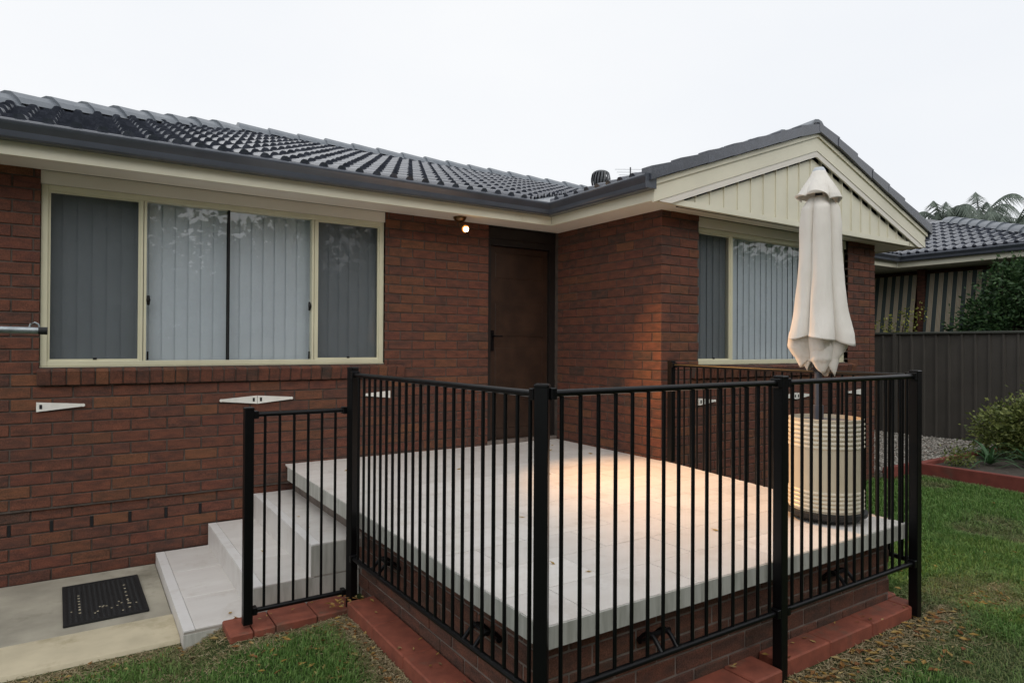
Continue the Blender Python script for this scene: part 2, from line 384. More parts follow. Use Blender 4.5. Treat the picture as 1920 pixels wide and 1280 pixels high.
# ------------------------------------------------------------------ house
HOUSE = thing('brick_house', 'red brick bungalow with dark tiled roof, cream eaves and projecting gabled wing', 'house', (0, 0, -.66))
L = 1.519; ZL = .0087; CH = .086; SOF = 2.222
XL, XR, BACK = -6.0, 3.585, 7.2          # outer walls
# backing (mortar) solid walls, 6 mm behind brick faces
mb = MB(); e = .007
def hole_wall(mb, u0, u1, z0, z1, holes, fn):   # solid pieces around rectangular holes
    us = sorted({u0, u1, *[h[0] for h in holes], *[h[1] for h in holes]})
    for a, b_ in zip(us, us[1:]):
        zs = [(z0, z1)]
        for h in holes:
            if h[0] <= a+1e-6 and h[1] >= b_-1e-6: zs = [(z0, h[2]), (h[3], z1)]
        for p, q in zs:
            if q-p > .001: fn(a, b_, p, q)
WIN1 = (-4.552, -1.985, .833, 2.3); DOOR = (-.878, .002, -.2, 2.3); WIN2 = (.492, 3.013, .833, 2.3)
hole_wall(mb, XL+e, -.0, -.165, 2.235, [WIN1, DOOR], lambda a, b_, p, q: mb.box(a, b_, e, .22, p, q)); mb.box(XL+e, -.0, e+.024, .22, -.8, -.1655)
mb.box(e, .22, -L+.22, .30, -.8, 2.235)
hole_wall(mb, e, XR-e, -.8, 2.235, [WIN2], lambda a, b_, p, q: mb.box(a, b_, -L+e, -L+.22, p, q))
mb.box(XR-.22, XR-e, -L+.22, BACK, -.8, 2.235); mb.box(XL+e, XL+.22, .22, BACK, -.8, 2.235); mb.box(XL+.22, XR-.22, BACK-.22, BACK, -.8, 2.235)
obj('wall', mb, M['mortar'], HOUSE)

for k in range(6):
    xw_ = -4.872+.24*k+.197 if False else -4.712+.24*k+.0
    q = MB(); q.box(xw_-.0085, xw_+.0085, .0235, .031, -.332, -.254); obj('weep_hole', q, M['dark'], HOUSE)
bricks = []      # (center, size, area)
def course_row(i): return ZL+CH*i+.010, ZL+CH*(i+1)
def lay(rows, u0, u1, phase, fn, holes=(), skip=None, inset=None):
    for i in rows:
        z0, z1 = course_row(i)
        if z1 > 2.225: z1 = 2.225
        ph = phase(i)
        k0 = math.floor((u0-ph)/.24)-1; u = ph+.24*k0
        cuts = []
        while u < u1:
            cuts.append((max(u+.005, u0), min(u+.235, u1))); u += .24
        for a, b_ in cuts:
            segs = [(a, b_)]
            for h in holes:
                if z0 < h[3]-.02 and z1 > h[2]+.02:
                    ns = []
                    for (p, q) in segs:
                        if q <= h[0] or p >= h[1]: ns.append((p, q))
                        else:
                            if p < h[0]: ns.append((p, h[0]))
                            if q > h[1]: ns.append((h[1], q))
                    segs = ns
            for p, q in segs:
                if q-p > .014: fn(i, p, q, z0, z1)
def add_brick(x0, x1, y0, y1, z0, z1):
    c = Vector(((x0+x1)/2, (y0+y1)/2, (z0+z1)/2)); bricks.append((c, (x1-x0, y1-y0, z1-z0)))
J = lambda: random.uniform(-.0018, .0018)
ev = lambda i: i % 2 == 0
def bw(i, p, q, z0, z1):
    o = .022 if i < -2 else 0.; 
    if i == -4: p += .006; q -= .006
    j = J()+o; add_brick(p, q, j, .11, z0+(.004 if i == -2 else 0), z1)
lay(range(-9, 26), XL, -.878, lambda i: (.088 if ev(i) else -.032), bw, [WIN1])
# wing side wall (x=0 face) : stretcher corner in odd rows, header corner in even rows
def sw(i, p, q, z0, z1): j = J(); add_brick(j, .11, p, q, z0, z1)
for i in range(-1, 26):
    if ev(i): lay([i], -L+.12-.005, -.0, lambda i: -L+.12-.005, sw)
    else: lay([i], -L, -.0, lambda i: -L-.005, sw)
def fw(i, p, q, z0, z1): j = J(); add_brick(p, q, -L+j, -L+.11, z0, z1)
for i in range(-9, 26):
    if ev(i): lay([i], 0, XR-.12, lambda i: -.005, fw, [WIN2])
    else: lay([i], .12-.005, XR, lambda i: .12-.005, fw, [WIN2])
def rw(i, p, q, z0, z1): add_brick(XR-.11, XR, p, q, z0, z1)
for i in range(-9, 26): lay([i], -L+(0 if ev(i) else .12), 2.4, lambda i: -L+(0 if ev(i) else .12)-.005, rw)
def visible_area(c, s):
    x, y, z = px_of(c)
    if not (-40 < x < 1960 and -40 < y < 1320): return 0
    if c.x > XR-.2 and c.y > -L+.3: return 0
    if c.y > -1 and c.x < -2.95 and c.z < -.62: return 0
    a = (FPX/z)**2*s[2]
    if s[1] <= .125: a *= s[0]*abs((c-CAM).normalized().y)
    else: a *= s[1]*abs((c-CAM).normalized().x)
    if c.x < .15 and c.x > -.1 and c.z < .05: a *= .2
    return a
order = sorted(range(len(bricks)), key=lambda k: -visible_area(*bricks[k]))
cache = {}
def brick_mesh(s, mat, nm='brick', b=.0035):
    key = (tuple(round(v*500) for v in s), mat.name)
    if key not in cache:
        q = MB(); q.cbox(-s[0]/2, s[0]/2, -s[1]/2, s[1]/2, -s[2]/2, s[2]/2, b); cache[key] = mesh(nm, q, mat, recalc=False)
    return cache[key]
for k in order[:300]: place('brick', brick_mesh(bricks[k][1], M['brick']), HOUSE, bricks[k][0])
mb = MB()
for k in order[300:]:
    c, s = bricks[k]; mb.cbox(c.x-s[0]/2, c.x+s[0]/2, c.y-s[1]/2, c.y+s[1]/2, c.z-s[2]/2, c.z+s[2]/2, .0035)
props(obj('brickwork', mb, M['brick_isl'], HOUSE, recalc=False), kind='stuff')
# sloping sill bricks on edge
def sill(x0, x1, yf):
    n_ = int(round((x1-x0)/.086)); w = (x1-x0)/n_
    Mx = Matrix.Translation((0, yf, .835)) @ Matrix.Rotation(math.radians(14), 4, 'X')
    for i in range(n_):
        q = MB(); a = x0+i*w; dz = random.uniform(-.002, .002)
        q.cbox(a+.004, a+w-.004, -.062+random.uniform(-.002, .002), .16, -.118+dz, -.012+dz, .005, Mx)
        obj('sill_brick', q, M['brick'], HOUSE, recalc=False)
    q = MB(); q.box(x0+.002, x1-.002, -.052, .15, -.112, -.018, Mx); obj('sill_mortar', q, M['mortar'], HOUSE)
sill(-4.565, -1.80, 0); sill(.40, 3.10, -L)

# ------------------------------------------------------------------ windows (parts of the house) and blinds (own things)
def window(x0, x1, yf, z0, z1, mull, screens, dy=.03):
    y = yf+dy; fr = MB()
    fr.cbox(x0, x0+.042, y, y+.08, z0, z1, .003); fr.cbox(x1-.042, x1, y, y+.08, z0, z1, .003)
    fr.cbox(x0+.042, x1-.042, y, y+.08, z0, z0+.036, .003); fr.cbox(x0+.042, x1-.042, y, y+.08, z1-.04, z1, .003)
    wnd = obj('window', fr, M['cream_frame'], HOUSE)
    q = MB(); q.box(x0-.004, x1+.004, y-.008, y+.09, z0-.022, z0-.001); obj('sub_sill', q, M['cream_frame'], wnd)
    edges = [x0+.042]+[v for m_ in mull for v in (m_-.021, m_+.021)]+[x1-.042]
    for m_ in mull:
        q = MB(); q.cbox(m_-.021, m_-.003, y+.006, y+.07, z0+.036, z1-.04, .002); q.cbox(m_+.002, m_+.021, y+.012, y+.07, z0+.036, z1-.04, .002)
        obj('mullion', q, M['cream_frame'], wnd)
    for i in range(0, len(edges), 2):
        a, b_ = edges[i], edges[i+1]; sc = (i//2) in screens
        q = MB(); q.add([(a-.001, y+.046, z0+.034), (b_+.001, y+.046, z0+.034), (b_+.001, y+.046, z1-.038), (a-.001, y+.046, z1-.038)], [(0, 1, 2, 3)]); obj('pane', q, M['glass'], wnd, recalc=False)
        if sc:
            q = MB(); q.add([(a, y+.024, z0+.036), (b_, y+.024, z0+.036), (b_, y+.024, z1-.04), (a, y+.024, z1-.04)], [(0, 1, 2, 3)])
            obj('insect_screen', q, M['screen'], wnd)
            q = MB(); w = .014
            q.box(a, a+w, y+.014, y+.03, z0+.036, z1-.04); q.box(b_-w, b_, y+.014, y+.03, z0+.036, z1-.04)
            q.box(a+w, b_-w, y+.014, y+.03, z0+.036, z0+.036+w); q.box(a+w, b_-w, y+.014, y+.03, z1-.04-w, z1-.04); obj('screen_frame', q, M['cream_frame'], wnd)
            q = MB(); xm = (a+b_)/2; q.box(xm-.012, xm+.012, y+.010, y+.014, z0+.045, z0+.06); obj('screen_clip', q, M['dark'], wnd)
    return wnd
w1 = window(-4.55, -1.987, 0, .84, 2.128, [-3.916, -2.622], (0, 2))
q = MB(); q.box(-3.317, -3.303, .052, .082, .876, 2.088); obj('meeting_stile', q, M['dark'], w1)
for x in (-3.882, -2.66):
    q = MB(); q.tube([(x, .05, 1.30), (x, .036, 1.335), (x, .05, 1.37)], [.009, .014, .009], 8); obj('latch', q, M['black'], w1)
    q = MB(); q.box(x-.008, x+.004, .04, .05, .88, .945); obj('stop', q, M['black'], w1)
w2 = window(.495, 3.01, -L, .84, 2.128, [1.037, 2.47], (0,), .05)
def infill(x0, x1, y, z0=2.129):
    q = MB(); q.box(x0, x1, y, y+.05, z0, 2.2215); obj('head_board', q, M['soffit'], HOUSE)
infill(-4.552, -1.985, .012); infill(.492, 3.013, -L+.03)
def blind(x0, x1, y, z0, z1, label, w=.0945):
    t = thing('vertical_blind', label, 'blind', ((x0+x1)/2, y, z1))
    n_ = round((x1-x0)/w); w = (x1-x0)/n_; sm = MB(); a = .0495
    for k in range(7):
        s_ = -a+2*a*k/6; sm.v += [(s_, -.0025*(1-(s_/a)**2), -(z1-z0)/2), (s_, -.0025*(1-(s_/a)**2), (z1-z0)/2)]
    sm.f = [(2*k, 2*k+2, 2*k+3, 2*k+1) for k in range(6)]
    me = mesh('slat', sm, M['slat'], True, recalc=False)
    for k in range(n_):
        o = place('slat', me, t, (x0+w*(k+.5), y, (z0+z1)/2)); o.rotation_euler.z = math.radians(random.uniform(3.5, 6.5))
    q = MB(); q.box(x0, x1, y-.02, y+.03, z1, z1+.035); obj('head_rail', q, M['slat'], t)
blind(-4.515, -3.318, .135, .868, 2.09, 'pale grey vertical blind behind the left half of the big three mullioned window')
blind(-3.303, -2.0, .135, .868, 2.09, 'pale grey vertical blind right of the dark gap in the big window')
blind(.50, 2.93, -L+.155, .868, 2.09, 'pale grey vertical blind in the gabled wing window behind the parasol')
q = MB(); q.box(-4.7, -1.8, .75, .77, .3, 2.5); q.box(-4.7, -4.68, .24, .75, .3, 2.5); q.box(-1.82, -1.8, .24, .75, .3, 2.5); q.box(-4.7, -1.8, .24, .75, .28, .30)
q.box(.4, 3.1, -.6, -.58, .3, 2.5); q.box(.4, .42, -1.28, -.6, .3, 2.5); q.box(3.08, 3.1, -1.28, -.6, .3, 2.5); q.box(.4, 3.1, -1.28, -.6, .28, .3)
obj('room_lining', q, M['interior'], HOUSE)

# ------------------------------------------------------------------ door
q = MB(); q.cbox(-.815, -.075, .085, .125, .035, 2.03, .003); door = obj('door', q, M['timber'], HOUSE)
for (a, b_) in ((1.70, 1.96), (1.10, 1.44), (.52, .98), (.15, .42)):
    q = MB(); q.cbox(-.745, -.145, .079, .09, a, b_, .004); obj('door_panel', q, M['timber'], door)
q = MB(); q.box(-.80, -.765, .072, .085, .95, 1.16); q.tube([(-.783, .075, 1.1), (-.783, .03, 1.1), (-.69, .028, 1.1)], .009, 8); obj('door_handle', q, M['black'], door)
q = MB(); q.box(-.877, -.818, .05, .15, .02, 2.10); q.box(-.072, -.001, .05, .15, .02, 2.10); q.box(-.818, -.072, .05, .15, 2.034, 2.10); q.box(-.877, -.001, .045, .15, 2.102, 2.2215)
obj('door_frame', q, M['timber_dark'], HOUSE)
q = MB(); q.cbox(-.877, -.001, .0, .18, -.06, .032, .004); obj('door_sill', q, M['mortar_pale'], HOUSE)

# ------------------------------------------------------------------ eaves: soffit, fascia, gutter
q = MB(); q.box(XL-.4, -.34, -.342, .0, SOF, SOF+.012); q.box(-.338, .0, -1.745, .0, SOF+.0005, SOF+.0125); q.box(.0, 4.2, -1.745, -L+.008, SOF, SOF+.012); q.box(XR, 4.2, -L, 3.4, SOF+.001, SOF+.013)
obj('soffit', q, M['soffit'], HOUSE)
for a_ in ((XL-.6, -.362, -.362, -.343), (-.362, -.343, -1.76, -.3625), (4.2, 4.22, -1.76, 3.4)):
    q = MB(); q.cbox(*a_, 2.212, 2.345, .002); obj('fascia', q, M['cream'], HOUSE)
GP = [(0, .0), (-.075, .0), (-.088, .010), (-.094, .03), (-.095, .046), (-.104, .056), (-.122, .078), (-.130, .088), (-.133, .100), (-.128, .112), (-.118, .117), (-.109, .114), (-.104, .104), (-.10, .088), (-.088, .068), (-.080, .03), (-.07, .012), (0, .012)]
def gutter(path, z, nrm):            # extrude the gutter profile along a polyline, mitred
    n_ = len(GP); q = MB()
    for P, N in zip(path, nrm):
        for a, b_ in GP: q.v.append((P[0]-N[0]*a, P[1]-N[1]*a, z+b_))
    for i in range(len(path)-1):
        for k in range(n_): q.f.append((i*n_+k, i*n_+(k+1) % n_, (i+1)*n_+(k+1) % n_, (i+1)*n_+k))
    q.f.append(tuple(range(n_))); q.f.append(tuple(range((len(path)-1)*n_, len(path)*n_)))
    return q
def gutter2(pts, out):
    return gutter(pts, 2.300, out)
g = gutter2([(XL-.6, -.3625), (-.3625, -.3625), (-.3625, -1.80)], [(0, -1), (-1, -1), (-1, 0)])
obj('gutter', g, M['gutter'], HOUSE, True)
q = MB(); q.box(-.484, -.3625, -1.806, -1.801, 2.300, 2.418); obj('gutter_end', q, M['gutter'], HOUSE)
g = gutter2([(4.2205, -1.80), (4.2205, 3.2)], [(1, 0), (1, 0)]); obj('gutter', g, M['gutter'], HOUSE, True)

# ------------------------------------------------------------------ roof
T = .350; PIT = math.atan(T); cp, sp = math.cos(PIT), math.sin(PIT)
ZE, YE = 2.405, -.425            # eave line of the tiles
RY = 3.5; HIPC = -6.0
def tile_geo(w=.3, ln=.39, ex=.35):
    q = MB(); P = []
    for c0 in (0., .15):
        for u, h in ((0, 0), (.066, 0), (.080, .026), (.092, .032), (.118, .032), (.130, .026), (.144, 0)): P.append((c0+u, h))
    P.append((.3, 0)); n_ = len(P)
    for v, lift in ((0, .030), (ln, -.003)):
        for u, h in P: q.v.append((u, v, h+lift))
    for u, h in P: q.v.append((u, .0, h*.8+.002))
    for k in range(n_-1):
        q.f.append((k, k+1, n_+k+1, n_+k)); q.f.append((2*n_+k, 2*n_+k+1, k+1, k))
    q.f.append((n_-1, 2*n_+n_-1, 2*n_-1)); q.f.append((0, n_, 2*n_))
    return q
TILE = mesh('roof_tile', tile_geo(), M['roof'], recalc=False)
def slope_frame(v, nrm):
    v = Vector(v).normalized(); nn = Vector(nrm).normalized(); u = v.cross(nn)
    return Matrix(((u.x, v.x, nn.x), (u.y, v.y, nn.y), (u.z, v.z, nn.z)))
def clip_tile(R, loc, planes):
    bm = bmesh.new(); bm.from_mesh(TILE)
    for vv in bm.verts: vv.co = R @ vv.co+loc
    for co, no in planes:
        bmesh.ops.bisect_plane(bm, geom=bm.verts[:]+bm.edges[:]+bm.faces[:], plane_co=co, plane_no=no, clear_outer=True)
    V_ = [tuple(v.co) for v in bm.verts]; bm.verts.index_update(); F_ = [tuple(v.index for v in f.verts) for f in bm.faces]; bm.free()
    q = MB(); q.v = V_; q.f = F_; return q
tiles = []
Rm = slope_frame((0, cp, sp), (0, -sp, cp))
hipP = (Vector((HIPC-.0, 0, 0)), Vector((-1, 1, 0)))      # keep x-y > HIPC : outer normal (-1,1)
valP = (Vector((-.13, .13, 0)), Vector((1, -1, 0)))       # keep x < y
for j in range(12):
    for i in range(-24, 20):
        x = i*.3+.05; v = j*.35
        loc = Vector((x, YE+v*cp, ZE+v*sp)); yc = loc.y
        x1, y1 = x+.3, yc+.36
        if x1-yc < HIPC: continue
        if yc < 1.9 and x-y1 > 0: continue
        if x > 4.6: continue
        pl = []
        if x-y1 < HIPC: pl.append(hipP)
        if y1 < 2.2 and x1-yc > -.3: pl.append(valP)
        if x1 > 1.9 and y1 >= 2.2 and False: pl.append(valP)
        pxx = px_of(loc+Vector((.15, .17, .06)))
        vis = 1/(pxx[2]**2) if (-60 < pxx[0] < 1150 and -60 < pxx[1] < 1300) else 0
        tiles.append((vis, Rm, loc, pl, j))
# wing slopes
Rl = slope_frame((cp, 0, sp), (-sp, 0, cp)); Rr = slope_frame((-cp, 0, sp), (sp, 0, cp))
for j in range(7):
    for i in range(0, 12):
        v = j*.35; y = -1.79+.3*(i+1)
        xl = -.425+v*cp; loc = Vector((xl, y, ZE+v*sp))
        if xl < y-.35: pass
        elif not (xl+.36 < y-.3): tiles.append((.05 if i < 2 else 0, Rl, loc, [(Vector((0, 0, 0)), Vector((-1, 1, 0)))] if xl < y else [], j))
        xr = 4.29-v*cp; y0 = -1.79+.3*i
        tiles.append((.04 if i < 2 else 0, Rr, Vector((xr, y0, ZE+v*sp)), [], j))
tiles.sort(key=lambda t: -t[0])
rest = MB(); cnt = 0
for vis, R, loc, pl, j in tiles:
    loc = loc+Vector((0, 0, random.uniform(-.003, .003)))
    if cnt < 300 and vis > 0:
        if pl:
            q = clip_tile(R, loc, pl)
            if q.f: obj('roof_tile', q, M['roof'], HOUSE, recalc=False); cnt += 1
        else: place('roof_tile', TILE, HOUSE, loc, R); cnt += 1
    else:
        q = clip_tile(R, loc, pl) if pl else None
        if q is None:
            q = MB(); q.v = [tuple(R @ v.co+loc) for v in TILE.vertices]; q.f = [tuple(p.vertices) for p in TILE.polygons]
        rest.add(q.v, q.f)
props(obj('roof_tiling', rest, M['roof'], HOUSE, recalc=False), kind='stuff')
# roof underlay and unseen slopes
zr = ZE+T*(RY-YE); q = MB(); d = .012
q.add([(HIPC+YE, YE, ZE-d), (8, YE+0, ZE-d), (8, RY, zr-d), (HIPC+RY, RY, zr-d)], [(0, 1, 2, 3)])
q.v[1] = (-.42, YE, ZE-d); q.add([(-.42, -.42, ZE-d), (1.94, 1.94, ZE+T*2.365-d), (8, 1.94, ZE+T*2.365-d), (8, RY, zr-d)], [(0, 1, 2, 3)])
q.add([(HIPC+YE, YE, ZE-d), (HIPC+RY, RY, zr-d), (HIPC+YE, 2*RY-YE, ZE-d)], [(0, 1, 2)])
q.add([(HIPC+YE, 2*RY-YE, ZE-d), (8, 2*RY-YE, ZE-d), (8, RY, zr-d), (HIPC+RY, RY, zr-d)], [(0, 1, 2, 3)])
WX = 1.935; zw = ZE+T*(WX+.425)
q.add([(-.42, -1.80, ZE-d), (WX, -1.80, zw-d), (WX, 2.1, zw-d), (-.42, -.42, ZE-d)], [(0, 1, 2, 3)])
q.add([(4.29, -1.80, ZE-d), (WX, -1.80, zw-d), (WX, 2.1, zw-d), (4.29, 3.4, ZE-d)], [(0, 1, 2, 3)])
obj('roof_underlay', q, M['darkgrey'], HOUSE)
# valley flashing
q = MB(); q.add([(-.80, YE, ZE+.012), (-.42, YE, ZE+.004), (1.90, 1.90, ZE+T*2.325+.004), (1.56, 1.90, ZE+T*2.325+.012)], [(0, 1, 2, 3)]); obj('valley_flashing', q, M['cap'], HOUSE)
# capping
def cap_geo(ln=.42):
    q = MB(); prof = [(-.135, -.060), (-.105, -.010), (-.055, .036), (0, .046), (.055, .036), (.105, -.010), (.135, -.060)]
    n_ = len(prof)
    for v, s_, dz in ((0, 1.05, .022), (.02, 1.05, .0205), (.022, 1.05, .020), (ln, 1.0, -.006)):
        for a, b_ in prof: q.v.append((a*s_, v, b_*s_+dz))
    for a, b_ in prof: q.v.append((a*.92, 0, b_*.9-.012))
    for r_ in range(3):
        for k in range(n_-1): q.f.append((r_*n_+k, r_*n_+k+1, (r_+1)*n_+k+1, (r_+1)*n_+k))
    for k in range(n_-1): q.f.append((4*n_+k, 4*n_+k+1, k+1, k))
    return q
CAP = mesh('ridge_cap', cap_geo(), M['cap'], recalc=False)
def caps(A, B, step=.385, name='ridge_cap'):
    A, B = Vector(A), Vector(B); d_ = (B-A).normalized(); n_ = int((B-A).length/step)
    up = Vector((0, 0, 1)); r_ = d_.cross(up).normalized(); nn = r_.cross(d_)
    R = Matrix(((r_.x, d_.x, nn.x), (r_.y, d_.y, nn.y), (r_.z, d_.z, nn.z)))
    for k in range(n_): place(name, CAP, HOUSE, A+d_*step*k+Vector((random.uniform(-.004, .004), 0, random.uniform(-.004, .004))), R)
hz = lambda y: ZE+T*(y-YE)+.055
caps((HIPC+YE, YE, hz(YE)), (HIPC+RY, RY, hz(RY)), name='hip_cap')
caps((HIPC+RY-.12, RY, zr+.055), (6.5, RY, zr+.055))
caps((WX+.02, -1.80, zw+.03), (WX+.02, 1.9, zw+.03))
q = MB(); q.extrude([(WX-.12, zw-.02), (WX-.05, zw+.05), (WX+.02, zw+.068), (WX+.09, zw+.05), (WX+.16, zw-.02)], (0, -1.80, 0), (0, -1.78, 0), (1, 0, 0), (0, 0, 1)); obj('ridge_end', q, M['roof'], HOUSE)
# gable: barge boards, capping strip, inner trim, ribbed cladding, verge tiles
YG = -1.782; AX = 1.96
def rake(z_top_apex, drop, y0, y1, name, mat, xl=-.365, xr=4.235, dropend=None):
    for sgn, xe in ((-1, xl), (1, xr)):
        t_ = (3.186-2.386)/(AX+.33)
        q = MB(); pr = []
        for (x, zz) in ((AX, z_top_apex), (xe, z_top_apex-t_*abs(xe-AX)), (xe, z_top_apex-t_*abs(xe-AX)-drop), (AX, z_top_apex-drop)): pr.append((x, zz))
        q.extrude(pr, (0, y0, 0), (0, y1, 0), (1, 0, 0), (0, 0, 1)); obj(name, q, mat, HOUSE)
rake(3.176, .165, YG, YG+.022, 'barge_board', M['cream'])
rake(3.198, .046, YG-.016, YG-.001, 'barge_capping', M['cream'], -.40, 4.26)
TT = (3.186-2.386)/(AX+.33)
for sgn, xe in ((-1, -.29), (1, 4.20)):
    zl = 3.0105-TT*abs(xe-AX)
    q = MB(); q.extrude([(AX, 3.0105), (xe, zl), (xe, max(2.213, zl-.062)), (AX-sgn*-1*(AX-(AX-(2.951-2.213)/TT))*0+sgn*((2.951-2.213)/TT), 2.213), (AX, 2.951)], (0, YG+.006, 0), (0, YG+.024, 0), (1, 0, 0), (0, 0, 1))
    obj('gable_trim', q, M['soffit'], HOUSE)
k = 0; x = -.012
while x < 3.93:
    a, b_ = max(x, .0), min(x+.192, 3.92)
    zt = lambda xx: (2.934 if GAP else 2.999)-TT*abs(xx-AX)
    def col(xa, xb, y0, q):
        za, zb = zt(xa), zt(xb)
        if min(za, zb) < 2.24: za, zb = max(za, 2.235), max(zb, 2.235)
        pts = [(xa, 2.214), (xb, 2.214), (xb, zb), (xa, za)]
        q.extrude(pts, (0, y0, 0), (0, YG+.075, 0), (1, 0, 0), (0, 0, 1))
    q = MB()
    r0 = a+.013
    GAP = 1; 
    if r0 < AX < b_: col(r0, AX, YG+.050, q); col(AX, b_, YG+.050, q)
    else: col(r0, b_, YG+.050, q)
    GAP = 0; col(a+.001, r0-.0005, YG+.038, q)
    obj('cladding_board', q, M['cream'], HOUSE); x += .192
q = MB(); q.extrude([(.0, 2.215), (3.92, 2.215), (3.92, 2.30), (AX, 2.97), (0, 2.30)], (0, YG+.078, 0), (0, YG+.10, 0), (1, 0, 0), (0, 0, 1)); obj('gap_shade_sheet', q, M['dark'], HOUSE)  # dark sheet behind the boards, its colour stands for shade in the gaps
q = MB(); q.box(.02, 3.90, YG+.026, YG+.0325, 2.212, 2.262); obj('cladding_base_strip', q, M['cream'], HOUSE)
q = MB(); q.extrude([(-.36, 2.213), (.02, 2.213), (.02, 2.5), (-.36, 2.37)], (0, YG+.026, 0), (0, YG+.06, 0), (1, 0, 0), (0, 0, 1)); obj('eave_end', q, M['cream'], HOUSE)
q = MB(); q.extrude([(3.92, 2.213), (4.22, 2.213), (4.22, 2.385), (3.92, 2.49)], (0, YG+.026, 0), (0, YG+.06, 0), (1, 0, 0), (0, 0, 1)); obj('eave_end', q, M['cream'], HOUSE)
for sgn, xe in ((-1, -.45), (1, 4.31)):
    n_ = 7; ln = (AX-xe)*-sgn*0+abs(AX-xe)/n_
    for j in range(n_):
        q = MB(); xa = xe-sgn*ln*j; xb = xe-sgn*(ln*(j+1)+.03)
        za = 3.30-TT*abs(xa-AX)+.014; zb = 3.30-TT*abs(xb-AX)-.008
        wob = random.uniform(-.004, .004)
        q.extrude([(xa, za), (xb, zb), (xb, zb-.085), (xa, za-.112)], (0, YG-.05+wob, 0), (0, YG+.06, 0), (1, 0, 0), (0, 0, 1)); obj('verge_tile', q, M['roof'], HOUSE)

# turbine vents and antenna
def turbine(x, y, z, s, label):
    t = thing('roof_turbine_vent', label, 'roof vent', (x, y, z))
    q = MB(); q.lathe([(.15*s, -.18*s), (.14*s, .06*s), (.165*s, .10*s)], (x, y, z), 20); obj('throat', q, M['darkgrey'], t, True)
    q = MB(); q.lathe([(.12*s, .10*s), (.13*s, .25*s), (.10*s, .37*s)], (x, y, z), 16); obj('core', q, M['dark'], t, True)
    q = MB(); q.lathe([(.01*s, .425*s), (.11*s, .42*s), (.155*s, .395*s), (.16*s, .375*s)], (x, y, z), 20); obj('dome', q, M['darkgrey'], t, True)
    for k in range(18):
        q = MB(); a0 = 2*PI*k/18
        for i in range(6):
            h = i/5; r_ = (.16+.03*math.sin(PI*min(1, h*.95+.03)))*s; zz = z+(.10+.28*h)*s
            for da in (0, .22): q.v.append((x+(r_+.012*s*(da > 0))*math.cos(a0+da+.25*h), y+(r_+.012*s*(da > 0))*math.sin(a0+da+.25*h), zz))
        q.f = [(2*i, 2*i+1, 2*i+3, 2*i+2) for i in range(5)]; obj('vane', q, M['darkgrey'], t)
turbine(3.35, 3.15, 3.735, .86, 'dark round turbine vent on the roof beside the wing gutter')
turbine(-2.6, 4.6, 3.56, 1.0, 'turbine vent peeking over the hip capping at left of the roof')
AXP, AYP = 6.30, 5.5
t = thing('television_antenna', 'thin television antenna standing behind the roof left of the gable', 'antenna', (AXP, AYP, 3.06))
q = MB(); q.tube([(AXP, AYP, 3.04), (AXP, AYP, 5.15)], .016, 8); obj('mast', q, M['darkgrey'], t)
for k in range(5):
    zz = 5.10-.065*k; w = .36-.045*k
    q = MB(); q.tube([(AXP-w*.84, AYP+w*.55, zz), (AXP+w*.84, AYP-w*.55, zz)], .0045, 6); obj('element', q, M['galv'], t)
q = MB(); q.box(AXP-.03, AXP+.03, AYP-.03, AYP+.03, 4.80, 4.95); obj('junction_box', q, M['dark'], t)

# ------------------------------------------------------------------ porch lamp on the soffit
LX, LY = -1.315, -.19
t = thing('porch_lamp', 'lit brass spotlight under the eave beside the door', 'lamp', (LX, LY, SOF))
q = MB(); q.lathe([(.0, -.001), (.062, -.001), (.062, -.012), (.050, -.035), (.03, -.048), (0, -.05)], (LX, LY, SOF), 24); obj('ceiling_plate', q, M['brass'], t, True)
BH = Vector((LX+.03, LY-.05, SOF-.115)); AIM = Vector((-.40, -2.85, 0.0)); dirn = (AIM-BH).normalized()
q = MB(); q.tube([(LX, LY, SOF-.045), (LX+.002, LY, SOF-.075), BH-dirn*.05], .010, 8); obj('arm', q, M['brass'], t)
q = MB(); q.tube([BH-dirn*.07, BH-dirn*.03, BH-dirn*.012], [.018, .028, .032], 16); obj('lamp_holder', q, M['brass'], t, True)
q = MB()
for i in range(7):
    a = PI*i/6
ctr = BH+dirn*.006
bm = bmesh.new(); bmesh.ops.create_uvsphere(bm, u_segments=16, v_segments=10, radius=.023); me = bpy.data.meshes.new('bulb'); bm.to_mesh(me); bm.free(); me.materials.append(M['bulb'])
me.polygons.foreach_set('use_smooth', [True]*len(me.polygons)); place('bulb', me, t, ctr+dirn*.008)
q = MB(); q.tube([ctr-dirn*.022, ctr-dirn*.008, ctr+dirn*.004], [.026, .033, .036], 20, False); obj('halo_ring', q, M['bulb_halo'], t, True)  # flared ring around the bulb, its glow added to suggest the orange halo
ld = bpy.data.lights.new('porch_lamp_beam', 'SPOT'); ld.energy = 540; ld.color = (1, .50, .17); ld.spot_size = math.radians(66); ld.spot_blend = 1.0; ld.shadow_soft_size = .05
lo = bpy.data.objects.new('porch_lamp_beam', ld); C.objects.link(lo); lo.parent = t
lo.location = ctr+dirn*.045-t.location; lo.rotation_euler = dirn.to_track_quat('-Z', 'Y').to_euler()

